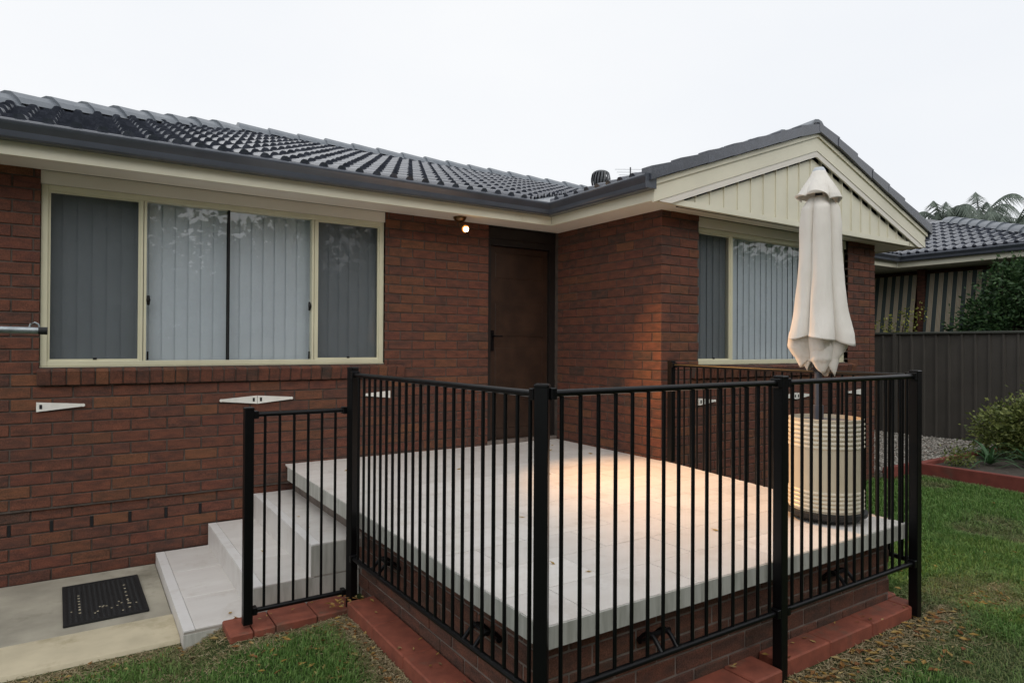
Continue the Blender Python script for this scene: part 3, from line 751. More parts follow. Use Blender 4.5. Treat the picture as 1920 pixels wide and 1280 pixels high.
# white tapered brackets on the walls
def bracket(x0, x1, yw, z, label, double=False):
    t = thing('wall_bracket', label, 'bracket', ((x0+x1)/2, yw, z), 'white tapered brackets screwed to the brick walls')
    def tri(a, b_):   # thick end a, thin end b
        q = MB(); q.extrude([(a, z-.033), (b_, z-.006), (b_, z+.012), (a, z+.033)], (0, yw-.018, 0), (0, yw-.001, 0), (1, 0, 0), (0, 0, 1)); obj('arm', q, M['white_metal'], t)
        s_ = 1 if b_ > a else -1
        q = MB(); q.box(min(a+s_*.018, a+s_*.034), max(a+s_*.018, a+s_*.034), yw-.0205, yw-.0185, z-.014, z+.016); obj('slot', q, M['dark'], t)
        q = MB(); q.tube([(b_, yw-.016, z+.003), (b_, yw-.022, z+.003)], .012, 8); obj('screw', q, M['white_metal'], t)
    if double: tri((x0+x1)/2-.002, x0); tri((x0+x1)/2+.002, x1)
    elif x1 > x0: tri(x0, x1)
    return t
bracket(-4.565, -4.291, 0, .558, 'single white bracket below the left end of the big window sill')
bracket(-3.373, -2.823, 0, .551, 'double white bracket under the middle of the big window', True)
t = bracket(-1.936, -2.186, 0, .553, 'white bracket on the brick wall seen through the left balustrade')
q = MB(); q.extrude([(-1.936, .553-.033), (-2.186, .547), (-2.186, .565), (-1.936, .553+.033)], (0, -.018, 0), (0, -.001, 0), (1, 0, 0), (0, 0, 1)); obj('arm', q, M['white_metal'], t)
bracket(.478, .70, -L, .492, 'white bracket under the left end of the wing window')
bracket(1.75, 2.25, -L, .490, 'double white bracket under the middle of the wing window', True)
t = bracket(3.284, 3.068, -L, .490, 'white bracket at the right end of the wing window behind the barrel')
q = MB(); q.extrude([(3.284, .457), (3.0, .484), (3.0, .502), (3.284, .523)], (0, -L-.018, 0), (0, -L-.001, 0), (1, 0, 0), (0, 0, 1)); obj('arm', q, M['white_metal'], t)

# ------------------------------------------------------------------ raised porch (deck) with steps
DX0, DY1 = -2.882, -3.708
PORCH = thing('raised_porch', 'pale tiled raised porch on a low brick base in front of the door', 'porch', (-1.5, -1.9, -.5))
dz = lambda y: -.02*min(1, max(0, -y/3.7))
def rx(y): return .0-.26*((-y-1.5)/2.2) if y < -1.5 else .0
def slabpoly(ex, z_top, z_bot, name, mat, xin=0):
    pts = [(-2.835, -.003), (-.004, -.003), (-.004, -L), (.02-ex, -L-.004), (rx(DY1)-ex, DY1+ex), (DX0+ex, DY1+ex), (DX0+ex, -.18), (-2.835+ex*.3, -.003)]
    q = MB(); n_ = len(pts)
    for p_ in pts: q.v.append((p_[0], p_[1], z_bot))
    for p_ in pts: q.v.append((p_[0], p_[1], z_top+dz(p_[1])))
    q.f = [(i, (i+1) % n_, n_+(i+1) % n_, n_+i) for i in range(n_)]+[tuple(range(n_))[::-1], tuple(range(n_, 2*n_))]
    return obj(name, q, mat, PORCH)
slabpoly(.006, -.012, -.100, 'slab', M['grout'])
# top tiles 0.6 x 0.3, clipped to the outline
poly = [(-2.868, -.006), (-.008, -.006), (-.008, -L), (.012, -L-.01), (rx(DY1)-.0, DY1), (DX0, DY1), (DX0, -.16)]
def clip_poly(P, Q):     # Sutherland-Hodgman, Q convex rect, P any
    for a, b_, c_ in Q:
        out = []
        for i in range(len(P)):
            p_, r_ = P[i], P[(i+1) % len(P)]; dp, dr = a*p_[0]+b_*p_[1]-c_, a*r_[0]+b_*r_[1]-c_
            if dp <= 0: out.append(p_)
            if dp*dr < 0: s_ = dp/(dp-dr); out.append((p_[0]+(r_[0]-p_[0])*s_, p_[1]+(r_[1]-p_[1])*s_))
        P = out
        if len(P) < 3: return []
    return P
for i in range(-1, 6):
    for j in range(0, 13):
        x0 = DX0+.6*i+(.3 if j % 2 else 0)+.23; y0 = DY1+.3*j; g_ = .0019
        P = clip_poly(poly, [(1, 0, x0+.6-g_), (-1, 0, -(x0+g_)), (0, 1, y0+.3-g_), (0, -1, -(y0+g_))])
        if len(P) < 3: continue
        q = MB(); n_ = len(P); hh = random.uniform(-.0004, .0004)
        for p_ in P: q.v.append((p_[0], p_[1], -.0115+dz(p_[1])))
        for p_ in P: q.v.append((p_[0], p_[1], hh+dz(p_[1])))
        q.f = [(a, (a+1) % n_, n_+(a+1) % n_, n_+a) for a in range(n_)]+[tuple(range(n_, 2*n_))]
        obj('deck_tile', q, M['deck'], PORCH)
# edge tiles round the slab
def edge_run(A, B, ln, name='edge_tile', z0=-.104, off=.0):
    A, B = Vector(A), Vector(B); d_ = (B-A); LL = d_.length; d_.normalize(); nn = Vector((d_.y, -d_.x, 0)); s_ = -off
    while s_ < LL:
        a, b_ = max(0, s_)+.001, min(LL, s_+ln)-.001
        if b_-a > .01:
            q = MB()
            for s2 in (a, b_):
                P = A+d_*s2
                for o_, zz in ((0.002, z0+dz(P.y)*.0), (.009, z0), (.009, -.0015+dz(P.y)), (.002, -.0015+dz(P.y))): q.v.append((P.x+nn.x*o_, P.y+nn.y*o_, zz))
            q.f = [(0, 1, 5, 4), (1, 2, 6, 5), (2, 3, 7, 6), (3, 0, 4, 7), (0, 3, 2, 1), (4, 5, 6, 7)]
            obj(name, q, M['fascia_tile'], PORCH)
        s_ += ln
edge_run((-2.835, -.004, 0), (DX0, -.17, 0), .6); edge_run((DX0, -.172, 0), (DX0, DY1, 0), .6, off=.25); edge_run((DX0, DY1, 0), (rx(DY1), DY1, 0), .6, off=.36); edge_run((rx(DY1), DY1, 0), (.018, -L-.01, 0), .6)
# brick base
BX0, BY1 = -2.815, -3.625; BXR = rx(DY1)-.02
q = MB(); q.add([(BX0+.006, -.02, -.8), (-.03, -.02, -.8), (-.03, -L-.02, -.8), (BXR-.006, BY1+.006, -.8), (BX0+.006, BY1+.006, -.8)]+[(BX0+.006, -.02, -.101), (-.03, -.02, -.101), (-.03, -L-.02, -.101), (BXR-.006, BY1+.006, -.101), (BX0+.006, BY1+.006, -.101)],
      [(0, 1, 6, 5), (1, 2, 7, 6), (2, 3, 8, 7), (3, 4, 9, 8), (4, 0, 5, 9)]); obj('base_wall', q, M['mortar_pale'], PORCH)
for r_ in range(6):
    z1 = -.108-CH*r_; z0 = z1-.076; od = r_ % 2
    u = -1.55 if not od else -1.67
    while u > BY1:
        a = u; b_ = max(u-.23, BY1)
        if od == 0 and b_ < BY1+.12 and b_ > BY1: pass
        if a-b_ > .03:
            s_ = (.11, a-b_, .076); place('brick', brick_mesh(s_, M['base_brick']), PORCH, (BX0+.055+J(), (a+b_)/2, (z0+z1)/2))
        u -= .24
    u = BX0+.12*(1-od if True else 0)
    while u < BXR:
        a = u; b_ = min(u+.23, BXR)
        if b_-a > .03: place('brick', brick_mesh((b_-a, .11, .076), M['base_brick']), PORCH, ((a+b_)/2, BY1+.055+J(), (z0+z1)/2))
        u += .24
    u = BY1+.12
    while u < -1.62:
        xr_ = rx(u+.1)-.03; place('brick', brick_mesh((.11, .23, .076), M['base_brick']), PORCH, (xr_-.055, u+.115, (z0+z1)/2)); u += .24
# steps
SF = -1.625
def step(x0, z, x_next, name='step'):
    q = MB(); q.box(x0+.004, BX0+.05, SF+.004, -.004, -.8, z-.011); st = obj(name, q, M['grout'], PORCH)
    def t_(xa, xb, ya, yb, za, zb, nm, mat): q = MB(); q.cbox(xa, xb, ya, yb, za, zb, .0012); obj(nm, q, mat, st)
    t_(x0, x0+.058, SF, -.006, z-.011, z, 'nosing_tile', M['nosing'])
    y = -.006
    while y > SF:
        yb = max(y-.55, SF); t_(x0+.060, x_next+.02, yb+.001, y-.001, z-.0105, z-.0005, 'tread_tile', M['step']); y -= .55
    return st, t_
for i, (x0, z, xn, zb) in enumerate(((-3.122, -.218, BX0, -.416), (-3.458, -.412, -3.122, -.582), (-3.822, -.580, -3.458, -.72))):
    st, t_ = step(x0, z, xn)
    y = -.006
    while y > SF:
        yb = max(y-.6, SF); t_(x0-.0, x0+.0035, yb+.001, y-.001, zb-.012, z-.0115, 'riser_tile', M['step']); y -= .6
    xe = BX0+.05 if i < 2 else -3.4
    xs_ = x0
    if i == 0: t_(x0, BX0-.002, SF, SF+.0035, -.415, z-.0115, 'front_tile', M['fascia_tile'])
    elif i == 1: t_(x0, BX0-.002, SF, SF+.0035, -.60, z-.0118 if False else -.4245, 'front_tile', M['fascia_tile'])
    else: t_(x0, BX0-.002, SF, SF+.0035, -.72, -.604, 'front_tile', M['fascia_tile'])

# ------------------------------------------------------------------ red paver edging round the porch
EDG = thing('paver_edging', 'red paver edging laid along the foot of the porch', 'edging', (-2.9, -2.0, -.6))
def pav(x0, x1, y0, y1, z1, h=.075):
    q = MB(); q.cbox(x0, x1, y0, y1, z1-h-.05, z1+random.uniform(-.003, .003), .007); o = obj('paver', q, M['paver'], EDG, recalc=False)
x = -3.625
for w in (.125, .118, .232, .232):
    if x < -2.95: pav(x, min(x+w-.004, -2.84), -1.87, SF-.002, -.562+.012*(x+3.6)); x += w
y = -1.90
while y > -3.62:
    pav(-2.992, -2.822, max(y-.396, -3.64), y, -.50); y -= .40
x = -2.99
while x < -1.6:
    pav(x, min(x+.396, -1.588), -3.805, -3.63, -.485); x += .40
x = -1.53
while x < -.25:
    pav(x, min(x+.40, -.215)-.004, -3.765, -3.63, -.478); x += .40
y = -3.60
while y < -2.2: pav(rx(y)-.02, rx(y)+.10, y, y+.39, -.49); y += .40

# ------------------------------------------------------------------ black tubular fence
FX, FY = -2.945, -3.77
FEN = thing('metal_fence', 'black tubular metal balustrade around the raised porch and beside the steps', 'fence', (FX, FY, -.5))
def post(x, y, z0, z1, ang=0, w=.05):
    Mx = Matrix.Translation((x, y, 0)) @ Matrix.Rotation(ang, 4, 'Z')
    q = MB(); q.cbox(-w/2, w/2, -w/2, w/2, z0, z1, .003, Mx); p_ = obj('post', q, M['black'], FEN)
    q = MB(); q.cbox(-w/2-.002, w/2+.002, -w/2-.002, w/2+.002, z1-.006, z1+.010, .005, Mx); obj('post_cap', q, M['black'], p_)
def rail(A, B, name):
    A, B = Vector(A), Vector(B); d_ = (B-A).normalized(); r_ = Vector((d_.y, -d_.x, 0)).normalized(); u_ = r_.cross(d_)
    q = MB(); pr = [(.0155*math.cos(a), .0135*math.sin(a)) for a in [2*PI*k/14+.2 for k in range(14)]]
    q.extrude(pr, A, B, r_, u_); obj(name, q, M['black'], FEN, True)
    for P in (A, B):
        s_ = 1 if P is A else -1; Mx = Matrix(((d_.x, r_.x, 0, P.x), (d_.y, r_.y, 0, P.y), (d_.z, 0, 1, P.z), (0, 0, 0, 1)))
        q = MB(); q.cbox(min(0, s_*.026), max(0, s_*.026), -.024, .024, -.021, .021, .003, Mx); obj('rail_bracket', q, M['black'], FEN)
BAL = {}
def panel(A, B, zt, zb, first, step_, count, zt2=None, zb2=None):
    A, B = Vector((*A, 0)), Vector((*B, 0)); d_ = (B-A).normalized(); zt2 = zt if zt2 is None else zt2; zb2 = zb if zb2 is None else zb2; LL = (B-A).length
    rail(A+d_*.024+Vector((0, 0, zt)), B-d_*.024+Vector((0, 0, zt2)), 'top_rail'); rail(A+d_*.024+Vector((0, 0, zb)), B-d_*.024+Vector((0, 0, zb2)), 'bottom_rail')
    for k in range(count):
        s_ = first+step_*k; P = A+d_*s_; f_ = s_/LL; a, b_ = zb+(zb2-zb)*f_, zt+(zt2-zt)*f_
        key = round((b_-a)*100)
        if key not in BAL:
            q = MB(); q.tube([(0, 0, -(b_-a)/2), (0, 0, (b_-a)/2)], .008, 12, False); BAL[key] = mesh('baluster', q, M['black'], True)
        place('baluster', BAL[key], FEN, (P.x, P.y, (a+b_)/2))
CX, DXX = -1.560, -.285
BYP = -1.845; EX, EY = .02, -1.62
post(FX, FY, -.62, .862, PI/4); post(CX, FY, -.60, .862); post(DXX, FY, -.60, .866); post(FX, BYP, -.62, .862, math.radians(20)); post(EX, EY, .0, .868)
post(-3.525, -1.80, -.545, .645)
panel((FX, FY), (CX, FY), .836, -.235, .088, (CX-FX-.170)/14, 15, .838, -.232)
panel((CX, FY), (DXX, FY), .838, -.232, .092, .0775, 15, .842, -.228)
panel((FX, BYP), (FX, FY), .826, -.262, .105, (FY-BYP)*-1/22.9-.0008, 22, .834, -.235)
panel((EX, EY), (DXX, FY), .842, -.225, .09, .0802, 26)
panel((-3.525, -1.80), (FX, -1.80), .612, -.478, .088, .0805, 6, .612, -.478)
def wall_fix(P, D, side):       # cast bracket tying the bottom rail to the brick base ; D towards the wall, side along the rail
    P, D, side = Vector(P), Vector(D), Vector(side)
    for o_ in (-.045, .045):
        pts = [P+side*o_+D*(.13*k/8)+Vector((0, 0, .010+.05*math.sin(PI*k/8))) for k in range(9)]
        q = MB(); q.tube(pts, .010, 8); obj('wall_fixing', q, M['black'], FEN, True)
    q = MB(); q.tube([P+side*-.06+D*.055+Vector((0, 0, .058)), P+side*.06+D*.055+Vector((0, 0, .058))], .011, 8); q.tube([P+side*-.05+D*.12+Vector((0, 0, .015)), P+side*.05+D*.12+Vector((0, 0, .015))], .016, 8); obj('wall_fixing', q, M['black'], FEN, True)
wall_fix((FX, -2.22, -.25), (1, 0, 0), (0, 1, 0)); wall_fix((FX, -3.26, -.245), (1, 0, 0), (0, 1, 0))
wall_fix((-2.30, FY, -.235), (0, 1, 0), (1, 0, 0)); wall_fix((-.96, FY, -.232), (0, 1, 0), (1, 0, 0))

# ------------------------------------------------------------------ doormat
t = thing('doormat', 'black rubber doormat with pale specks on the concrete path', 'doormat', (-4.17, -.63, -.66))
t.rotation_euler.z = math.radians(1.5)
q = MB(); q.cbox(-.222, .222, -.375, .375, .0, .010, .004); o = bpy.data.objects.new('mat_base', mesh('mat_base', q, M['rubber'])); C.objects.link(o); o.parent = t
q = MB(); q.box(-.222, .222, -.375, -.355, .010, .014); q.box(-.222, .222, .355, .375, .010, .014); q.box(-.222, -.202, -.355, .355, .010, .014); q.box(.202, .222, -.355, .355, .010, .014)
o = bpy.data.objects.new('rim', mesh('rim', q, M['rubber'])); C.objects.link(o); o.parent = t
q = MB()
for a in range(14):
    for b_ in range(24):
        x_, y_ = -.182+a*.028, -.322+b_*.028; q.lathe([(.010, .010), (.008, .0135), (0, .014)], (x_, y_, 0), 8)
o = bpy.data.objects.new('studs', mesh('studs', q, M['rubber'])); C.objects.link(o); o.parent = t; o['kind'] = 'stuff'
q = MB()
for k in range(7): q.lathe([(.0075, .0136), (0, .0146)], (.125, -.26+k*.075, 0), 8); q.lathe([(.0075, .0136), (0, .0146)], (-.135, -.20+k*.055, 0), 8)
for k in range(16): q.lathe([(.006, .0136), (0, .0146)], (random.uniform(-.18, .18), random.uniform(-.33, -.1), 0), 7)
o = bpy.data.objects.new('worn_specks', mesh('worn_specks', q, M['kerb'])); C.objects.link(o); o.parent = t; o['kind'] = 'stuff'

# ------------------------------------------------------------------ barrel stand and parasol
BC = Vector((-.548, -3.385, -.018))
t = thing('barrel_stand', 'cream ribbed barrel with dark foot standing on the porch corner', 'barrel', BC)
q = MB(); prof = [(.195, .055), (.206, .062)]
z = .07
for k in range(5): prof += [(.204, z), (.209, z+.006), (.209, z+.016), (.204, z+.022)]; z += .024
prof += [(.204, z+.002), (.205, .40)]; z = .43
for k in range(6): prof += [(.204, z), (.209, z+.006), (.209, z+.017), (.204, z+.023)]; z += .026
prof += [(.207, .592), (.207, .602), (.197, .604), (.196, .57), (0, .57)]
q.lathe(prof, BC, 48); bo = obj('barrel_body', q, M['barrel'], t, True)
for z0 in [.07+.024*k for k in range(5)]+[.43+.026*k for k in range(6)]:
    q = MB(); q.lathe([(.2092, z0+.0055), (.2105, z0+.008), (.2105, z0+.0145), (.2092, z0+.017)], BC, 48); obj('rib_band', q, M['barrel_rim'], t, True)
q = MB(); q.lathe([(.0, .008), (.185, .008), (.192, .02), (.226, .035), (.228, .058), (.2, .066), (0, .066)], BC, 40); obj('foot', q, M['base_skirt'], t, True)
q = MB()
for k in range(5):
    a = 2*PI*k/5+.4; q.tube([(BC.x+.15*math.cos(a)-.01, BC.y+.15*math.sin(a), BC.z+.012), (BC.x+.15*math.cos(a)+.01, BC.y+.15*math.sin(a), BC.z+.012)], .012, 8)
obj('castor', q, M['base_skirt'], t)
q = MB(); q.lathe([(0, .572), (.193, .572), (.193, .580), (0, .582)], BC, 32); obj('barrel_lid', q, M['pole'], t)
UC = Vector((-.625, -3.385, .0))
t = thing('closed_parasol', 'closed cream canvas parasol tied down on a grey pole in the barrel', 'parasol', (UC.x, UC.y, .56))
q = MB(); q.tube([(UC.x, UC.y, .55), (UC.x-.002, UC.y, 2.04)], .0215, 14); obj('pole', q, M['pole'], t, True)
q = MB(); q.tube([(UC.x, UC.y, .575), (UC.x, UC.y, .66)], .029, 14); obj('collar', q, M['pole'], t, True)
def fold(name, rows, n_, lobes, amp, seed, hem, ph=0., zamp=0., mat='canvas'):
    rnd = random.Random(seed); A_ = [rnd.uniform(.6, 1.2) for _ in range(lobes)]; off = [rnd.uniform(-.9, .9) for _ in range(lobes)]
    q = MB()
    for ri, (z_, R_, am) in enumerate(rows):
        for k in range(n_):
            th = 2*PI*k/n_; s_ = (th/(2*PI)*lobes+ph+.10*ri/len(rows)) % lobes; li = int(s_) % lobes; fr_ = s_-int(s_)
            nx_ = (li+1) % lobes; am2 = A_[li]
            w_ = math.sin(PI*fr_)**.5
            w2 = w_*am2
            rr = R_*(1-am+am*1.15*w2)*(1+.009*math.sin(th*11+z_*9+seed)*(am*2)+.015*math.sin(th*5-z_*17))
            hz_ = 0
            if hem: f_ = max(0, (ri-(len(rows)-5))/4); hz_ = f_*(zamp*(w_-.5)*2*am2+.022*math.cos(th-2.6)+.010*math.sin(3*th+seed))
            q.v.append((UC.x+rr*math.cos(th+.12*off[li]*w_), UC.y+rr*math.sin(th+.12*off[li]*w_), z_+hz_))
    m_ = len(rows)
    for i in range(m_-1):
        for k in range(n_): q.f.append((i*n_+k, i*n_+(k+1) % n_, (i+1)*n_+(k+1) % n_, (i+1)*n_+k))
    o = obj(name, q, M[mat], t, recalc=False)
    me = o.data; me.polygons.foreach_set('use_smooth', [True]*len(me.polygons))
    md = o.modifiers.new('thickness', 'SOLIDIFY'); md.thickness = .003
    return o
def lerp_rows(keys, n_):
    out = []
    for i in range(n_):
        f_ = i/(n_-1)*(len(keys)-1); a = min(int(f_), len(keys)-2); g_ = f_-a
        out.append(tuple(keys[a][c]*(1-g_)+keys[a+1][c]*g_ for c in range(3)))
    return out
fold('canopy', lerp_rows([(1.90, .055, .15), (1.83, .104, .36), (1.72, .116, .42), (1.55, .120, .42), (1.38, .130, .44), (1.22, .150, .46), (1.10, .172, .50), (1.055, .181, .52)], 44), 200, 5, .3, 3, True, .35, -.020)
fold('canopy_fold', lerp_rows([(1.20, .10, .3), (1.09, .140, .5), (1.01, .140, .62), (.955, .11, .66), (.92, .08, .6)], 22), 160, 4, .3, 8, True, .1, -.055)
fold('canopy_fold', lerp_rows([(1.15, .05, .3), (1.0, .10, .55), (.93, .09, .6), (.90, .055, .55)], 16), 120, 3, .3, 5, True, .6, -.04)
fold('vent_flap', lerp_rows([(2.055, .034, .03), (2.02, .052, .05), (1.96, .092, .12), (1.91, .125, .22), (1.885, .138, .28)], 22), 140, 5, .2, 4, True, .55, .022)
q = MB(); q.lathe([(0, 2.082), (.026, 2.078), (.036, 2.062), (.037, 2.045), (.03, 2.04)], (UC.x, UC.y, 0), 24); obj('top_cap', q, M['canvas_cap'], t, True)
q = MB(); q.tube([(UC.x, UC.y, .86), (UC.x, UC.y, 1.15)], .03, 12); obj('runner_hub', q, M['base_skirt'], t)

# ------------------------------------------------------------------ clothes line arm at the left edge
t = thing('clothes_line', 'grey tube arm of a clothes line reaching in at the left edge', 'clothes line', (-5.9, -2.6, -.69))
q = MB(); q.tube([(-5.9, -2.6, 1.075), (-4.432, -2.6, 1.052)], .0125, 14); obj('arm', q, M['galv'], t, True)
q = MB(); q.tube([(-4.44, -2.6, 1.052), (-4.412, -2.6, 1.0515)], .0145, 14); obj('end_cap', q, M['rubber'], t, True)
q = MB(); q.tube([(-4.468, -2.6, 1.062), (-4.464, -2.6, 1.078), (-4.452, -2.6, 1.083), (-4.44, -2.6, 1.076), (-4.437, -2.6, 1.062)], .003, 8); obj('hook', q, M['galv'], t, True)
q = MB(); q.tube([(-5.9, -2.6, -.75), (-5.9, -2.6, 1.12)], .025, 14); obj('post', q, M['galv'], t, True)

# ------------------------------------------------------------------ garden edging, gravel, plants
t = thing('garden_edging', 'red timber edging around the garden bed by the boundary fence', 'edging', (4.3, -1.7, -.5))
for (a, b_, c_, d_) in ((4.27, 4.34, -4.4, -1.71), (4.27, 4.34, -7.2, -4.41), (4.27, 6.2, -1.705, -1.635), (3.60, 4.265, -1.66, -1.60), (6.21, 7.44, -1.705, -1.635)):
    q = MB(); q.cbox(a, b_, c_, d_, -.62, -.405, .008); obj('edging_board', q, M['red_edge'], t)
# gravel stones
ico = []; bm = bmesh.new(); bmesh.ops.create_icosphere(bm, subdivisions=1, radius=1); Vi = np.array([v.co[:] for v in bm.verts]); Fi = np.array([[v.index for v in f.verts] for f in bm.faces]); bm.free()
N = 9000; px_, py_ = RNG.uniform(3.62, 7.42, N), RNG.uniform(-1.6, 2.2, N); sc = RNG.uniform(.010, .026, (N, 1, 3)); sc[:, :, 2] *= .6
Vs = Vi[None]*sc*(1+RNG.uniform(-.2, .2, (N, len(Vi), 1))); Vs[:, :, 0] += px_[:, None]; Vs[:, :, 1] += py_[:, None]; Vs[:, :, 2] += -.470+RNG.uniform(-.004, .012, (N, 1))
Fs = (Fi[None]+(np.arange(N)*len(Vi))[:, None, None]).reshape(-1, 3)
m, n, b = newmat('pebbles', .85, .3); g = n.nodes.new('ShaderNodeNewGeometry'); r = ramp(n, g.outputs['Random Per Island'], [(0, (.13, .12, .10)), (.4, (.28, .26, .23)), (.8, (.42, .40, .36)), (1, (.20, .15, .12))]); n.links.new(r.outputs[0], b.inputs['Base Color'])
o = bpy.data.objects.new('gravel', mesh_np('gravel', Vs.reshape(-1, 3), Fs, m)); C.objects.link(o); props(o, 'pale loose gravel covering the strip between wing and fence', 'gravel', kind='stuff')

def leaves(centers, size, rng, n_dir=None, aspect=.5, droop=0.):
    N = len(centers); a = rng.normal(size=(N, 3)); a[:, 2] = a[:, 2]*.6+droop
    if n_dir is not None: a += n_dir*1.2
    a /= np.linalg.norm(a, axis=1, keepdims=True)+1e-9
    b_ = np.cross(a, rng.normal(size=(N, 3))); b_ /= np.linalg.norm(b_, axis=1, keepdims=True)+1e-9
    c_ = np.cross(a, b_)
    s = (size*rng.uniform(.6, 1.3, N))[:, None]
    P0 = centers; P1 = centers+a*s*.5+b_*s*aspect*.5+c_*s*.06; P2 = centers+a*s; P3 = centers+a*s*.5-b_*s*aspect*.5+c_*s*.06
    V_ = np.stack([P0, P1, P2, P3], 1).reshape(-1, 3); F_ = np.arange(4*N).reshape(-1, 4); return V_, F_
def bush(name, label, cat, base, blobs, nleaf, size, mat, seed, stems=8, aspect=.5, group=None):
    rng = np.random.default_rng(seed); t = thing(name, label, cat, base, group); Bx = np.array(base)
    q = MB()
    for s in range(stems):
        bl = blobs[s % len(blobs)]; e_ = np.array(bl[0])*rng.uniform(.75, 1.05, 3); m_ = e_*.5+rng.normal(size=3)*.05*np.linalg.norm(e_)
        rr = max(.006, .02*np.linalg.norm(e_))
        q.tube([Vector(Bx), Vector(Bx+m_), Vector(Bx+e_)], [rr, rr*.7, rr*.3], 6)
    obj('stem', q, M['bark'], t)
    cs = []; ds = []
    tot = sum(b_[1]**2 for b_ in blobs)
    for c_, r_ in blobs:
        n_ = int(nleaf*r_**2/tot); ncl = max(6, n_//14)
        d_ = rng.normal(size=(ncl, 3)); d_ /= np.linalg.norm(d_, axis=1, keepdims=True)
        cl = np.array(c_)+d_*r_*(rng.uniform(.35, 1.08, (ncl, 1))**.6)
        k = rng.integers(0, ncl, n_); cs.append(cl[k]+rng.normal(size=(n_, 3))*size*1.1); ds.append(d_[k])
    P = np.concatenate(cs); D_ = np.concatenate(ds); keep = P[:, 2] > .01; P, D_ = P[keep], D_[keep]
    V_, F_ = leaves(P, size, rng, D_, aspect)
    o = bpy.data.objects.new('foliage', mesh_np('foliage', V_, F_, mat)); C.objects.link(o); o.parent = t; return t
bush('garden_shrub', 'yellow green leafy shrub against the dark steel fence', 'shrub', (6.05, -2.2, -.45), [((0, .0, .40), .34), ((.1, -.35, .5), .36), ((-.1, .28, .36), .27), ((.1, -.1, .72), .2), ((.05, -.75, .45), .34), ((0, .05, .18), .2)], 11500, .058, M['leaf_yellow'], 3)
bush('small_plant', 'small yellow green plant just inside the red garden edging', 'plant', (4.75, -1.93, -.45), [((0, 0, .09), .11), ((.05, -.08, .07), .09)], 420, .045, M['leaf_yellow'], 5, 5)
def strap(base, n_, ln, seed, label):
    rng = random.Random(seed); t = thing('strap_leaf_plant', label, 'plant', base, 'strap leaved plants in the garden bed')
    for k in range(n_):
        a = rng.uniform(0, 2*PI); l_ = ln*rng.uniform(.6, 1.1); up = rng.uniform(.5, 1.2); q = MB(); w = .016; pts = []
        for i in range(7):
            f_ = i/6; r_ = l_*f_*(.35+.55*f_)/up; z_ = l_*(f_*up-.62*f_*f_*f_); pts.append((r_, max(z_, .01)))
        for i, (r_, z_) in enumerate(pts):
            ww = w*(1-(i/6)**2.2)+.001
            for s_ in (-1, 0, 1): q.v.append((base[0]+r_*math.cos(a)-s_*ww*math.sin(a), base[1]+r_*math.sin(a)+s_*ww*math.cos(a), base[2]+z_+(.004 if s_ else 0)))
        for i in range(6):
            for s_ in (0, 1): q.f.append((3*i+s_, 3*i+s_+1, 3*i+s_+4, 3*i+s_+3))
        obj('leaf', q, M['leaf_strap'], t, True, recalc=False)
strap((5.15, -2.12, -.45), 22, .46, 1, 'upright strap leaved plant in front of the yellow green shrub')
strap((5.35, -2.45, -.45), 22, .42, 2, 'arching strap leaved plant at the right edge of the picture')
strap((5.6, -1.93, -.45), 10, .30, 3, 'sparse strap leaved plant nearest the gravel corner')

# ------------------------------------------------------------------ boundary fence
BF = thing('steel_boundary_fence', 'dark ribbed steel boundary fence with capped rail beyond the garden bed', 'fence', (7.5, -2, -.5))
prof1 = []
def panel_geo(y0, y1, x, z0, z1):
    q = MB(); y = y0; P = []
    while y < y1-.01:
        for dy, dx in ((0, 0), (.012, .030), (.155, .030), (.167, 0), (.186, 0)):
            if y+dy <= y1: P.append((x-.03+dx if True else x, y+dy))
        y += .19
    P.append((x-.03, y1))
    for (xx, yy) in P: q.v += [(xx, yy, z0), (xx, yy, z1)]
    q.f = [(2*i, 2*i+2, 2*i+3, 2*i+1) for i in range(len(P)-1)]
    return q
for k in range(-6, 5):
    y0 = .16+2.37*k; q = panel_geo(y0+.03, y0+2.34, 7.5, -.56, 1.235); obj('panel', q, M['green_steel'], BF, recalc=False)
    q = MB(); q.box(7.44, 7.53, y0-.028, y0+.028, -.6, 1.24); obj('post', q, M['green_steel'], BF)
    q = MB(); q.cbox(7.445, 7.535, y0-.0, y0+2.37, 1.232, 1.268, .006); obj('rail', q, M['green_rail'], BF); q = MB(); q.cbox(7.455, 7.525, y0+.001, y0+2.369, -.57, -.50, .004); obj('rail', q, M['green_rail'], BF)

# ------------------------------------------------------------------ neighbour house
NZ = 2.70; NX, NY = 8.283, .457
NB = thing('neighbour_house', 'neighbouring house with blue grey tiled roof and striped awnings behind the fence', 'house', (9.5, 0, -.3))
g = MB(); n_ = len(GP)
for P, N_ in (((6.4, NY), (0, -1)), ((NX, NY), (-1, -1)), ((NX, -2.0), (-1, 0))):
    for a, b_ in GP: g.v.append((P[0]+.12-N_[0]*a*1.0 if True else 0, P[1]+.12-N_[1]*a, NZ-.115+b_))
for i in range(2):
    for k in range(n_): g.f.append((i*n_+k, i*n_+(k+1) % n_, (i+1)*n_+(k+1) % n_, (i+1)*n_+k))
obj('gutter', g, M['gutter'], NB, True)
q = MB(); q.box(NX+.121, NX+.14, -2.0, NY+.12, NZ-.21, NZ-.06); q.box(6.4, NX+.121, NY+.121, NY+.14, NZ-.21, NZ-.06); obj('fascia', q, M['cream'], NB)
q = MB(); q.box(NX+.14, 9.6, -2.0, NY+.12, NZ-.20, NZ-.19); q.box(6.4, 9.6, NY+.14, 3, NZ-.20, NZ-.19); obj('soffit', q, M['soffit'], NB)
q = MB(); q.box(9.3, 9.5, -2.0, 5, -.6, NZ-.2); obj('wall', q, M['base_brick'], NB)
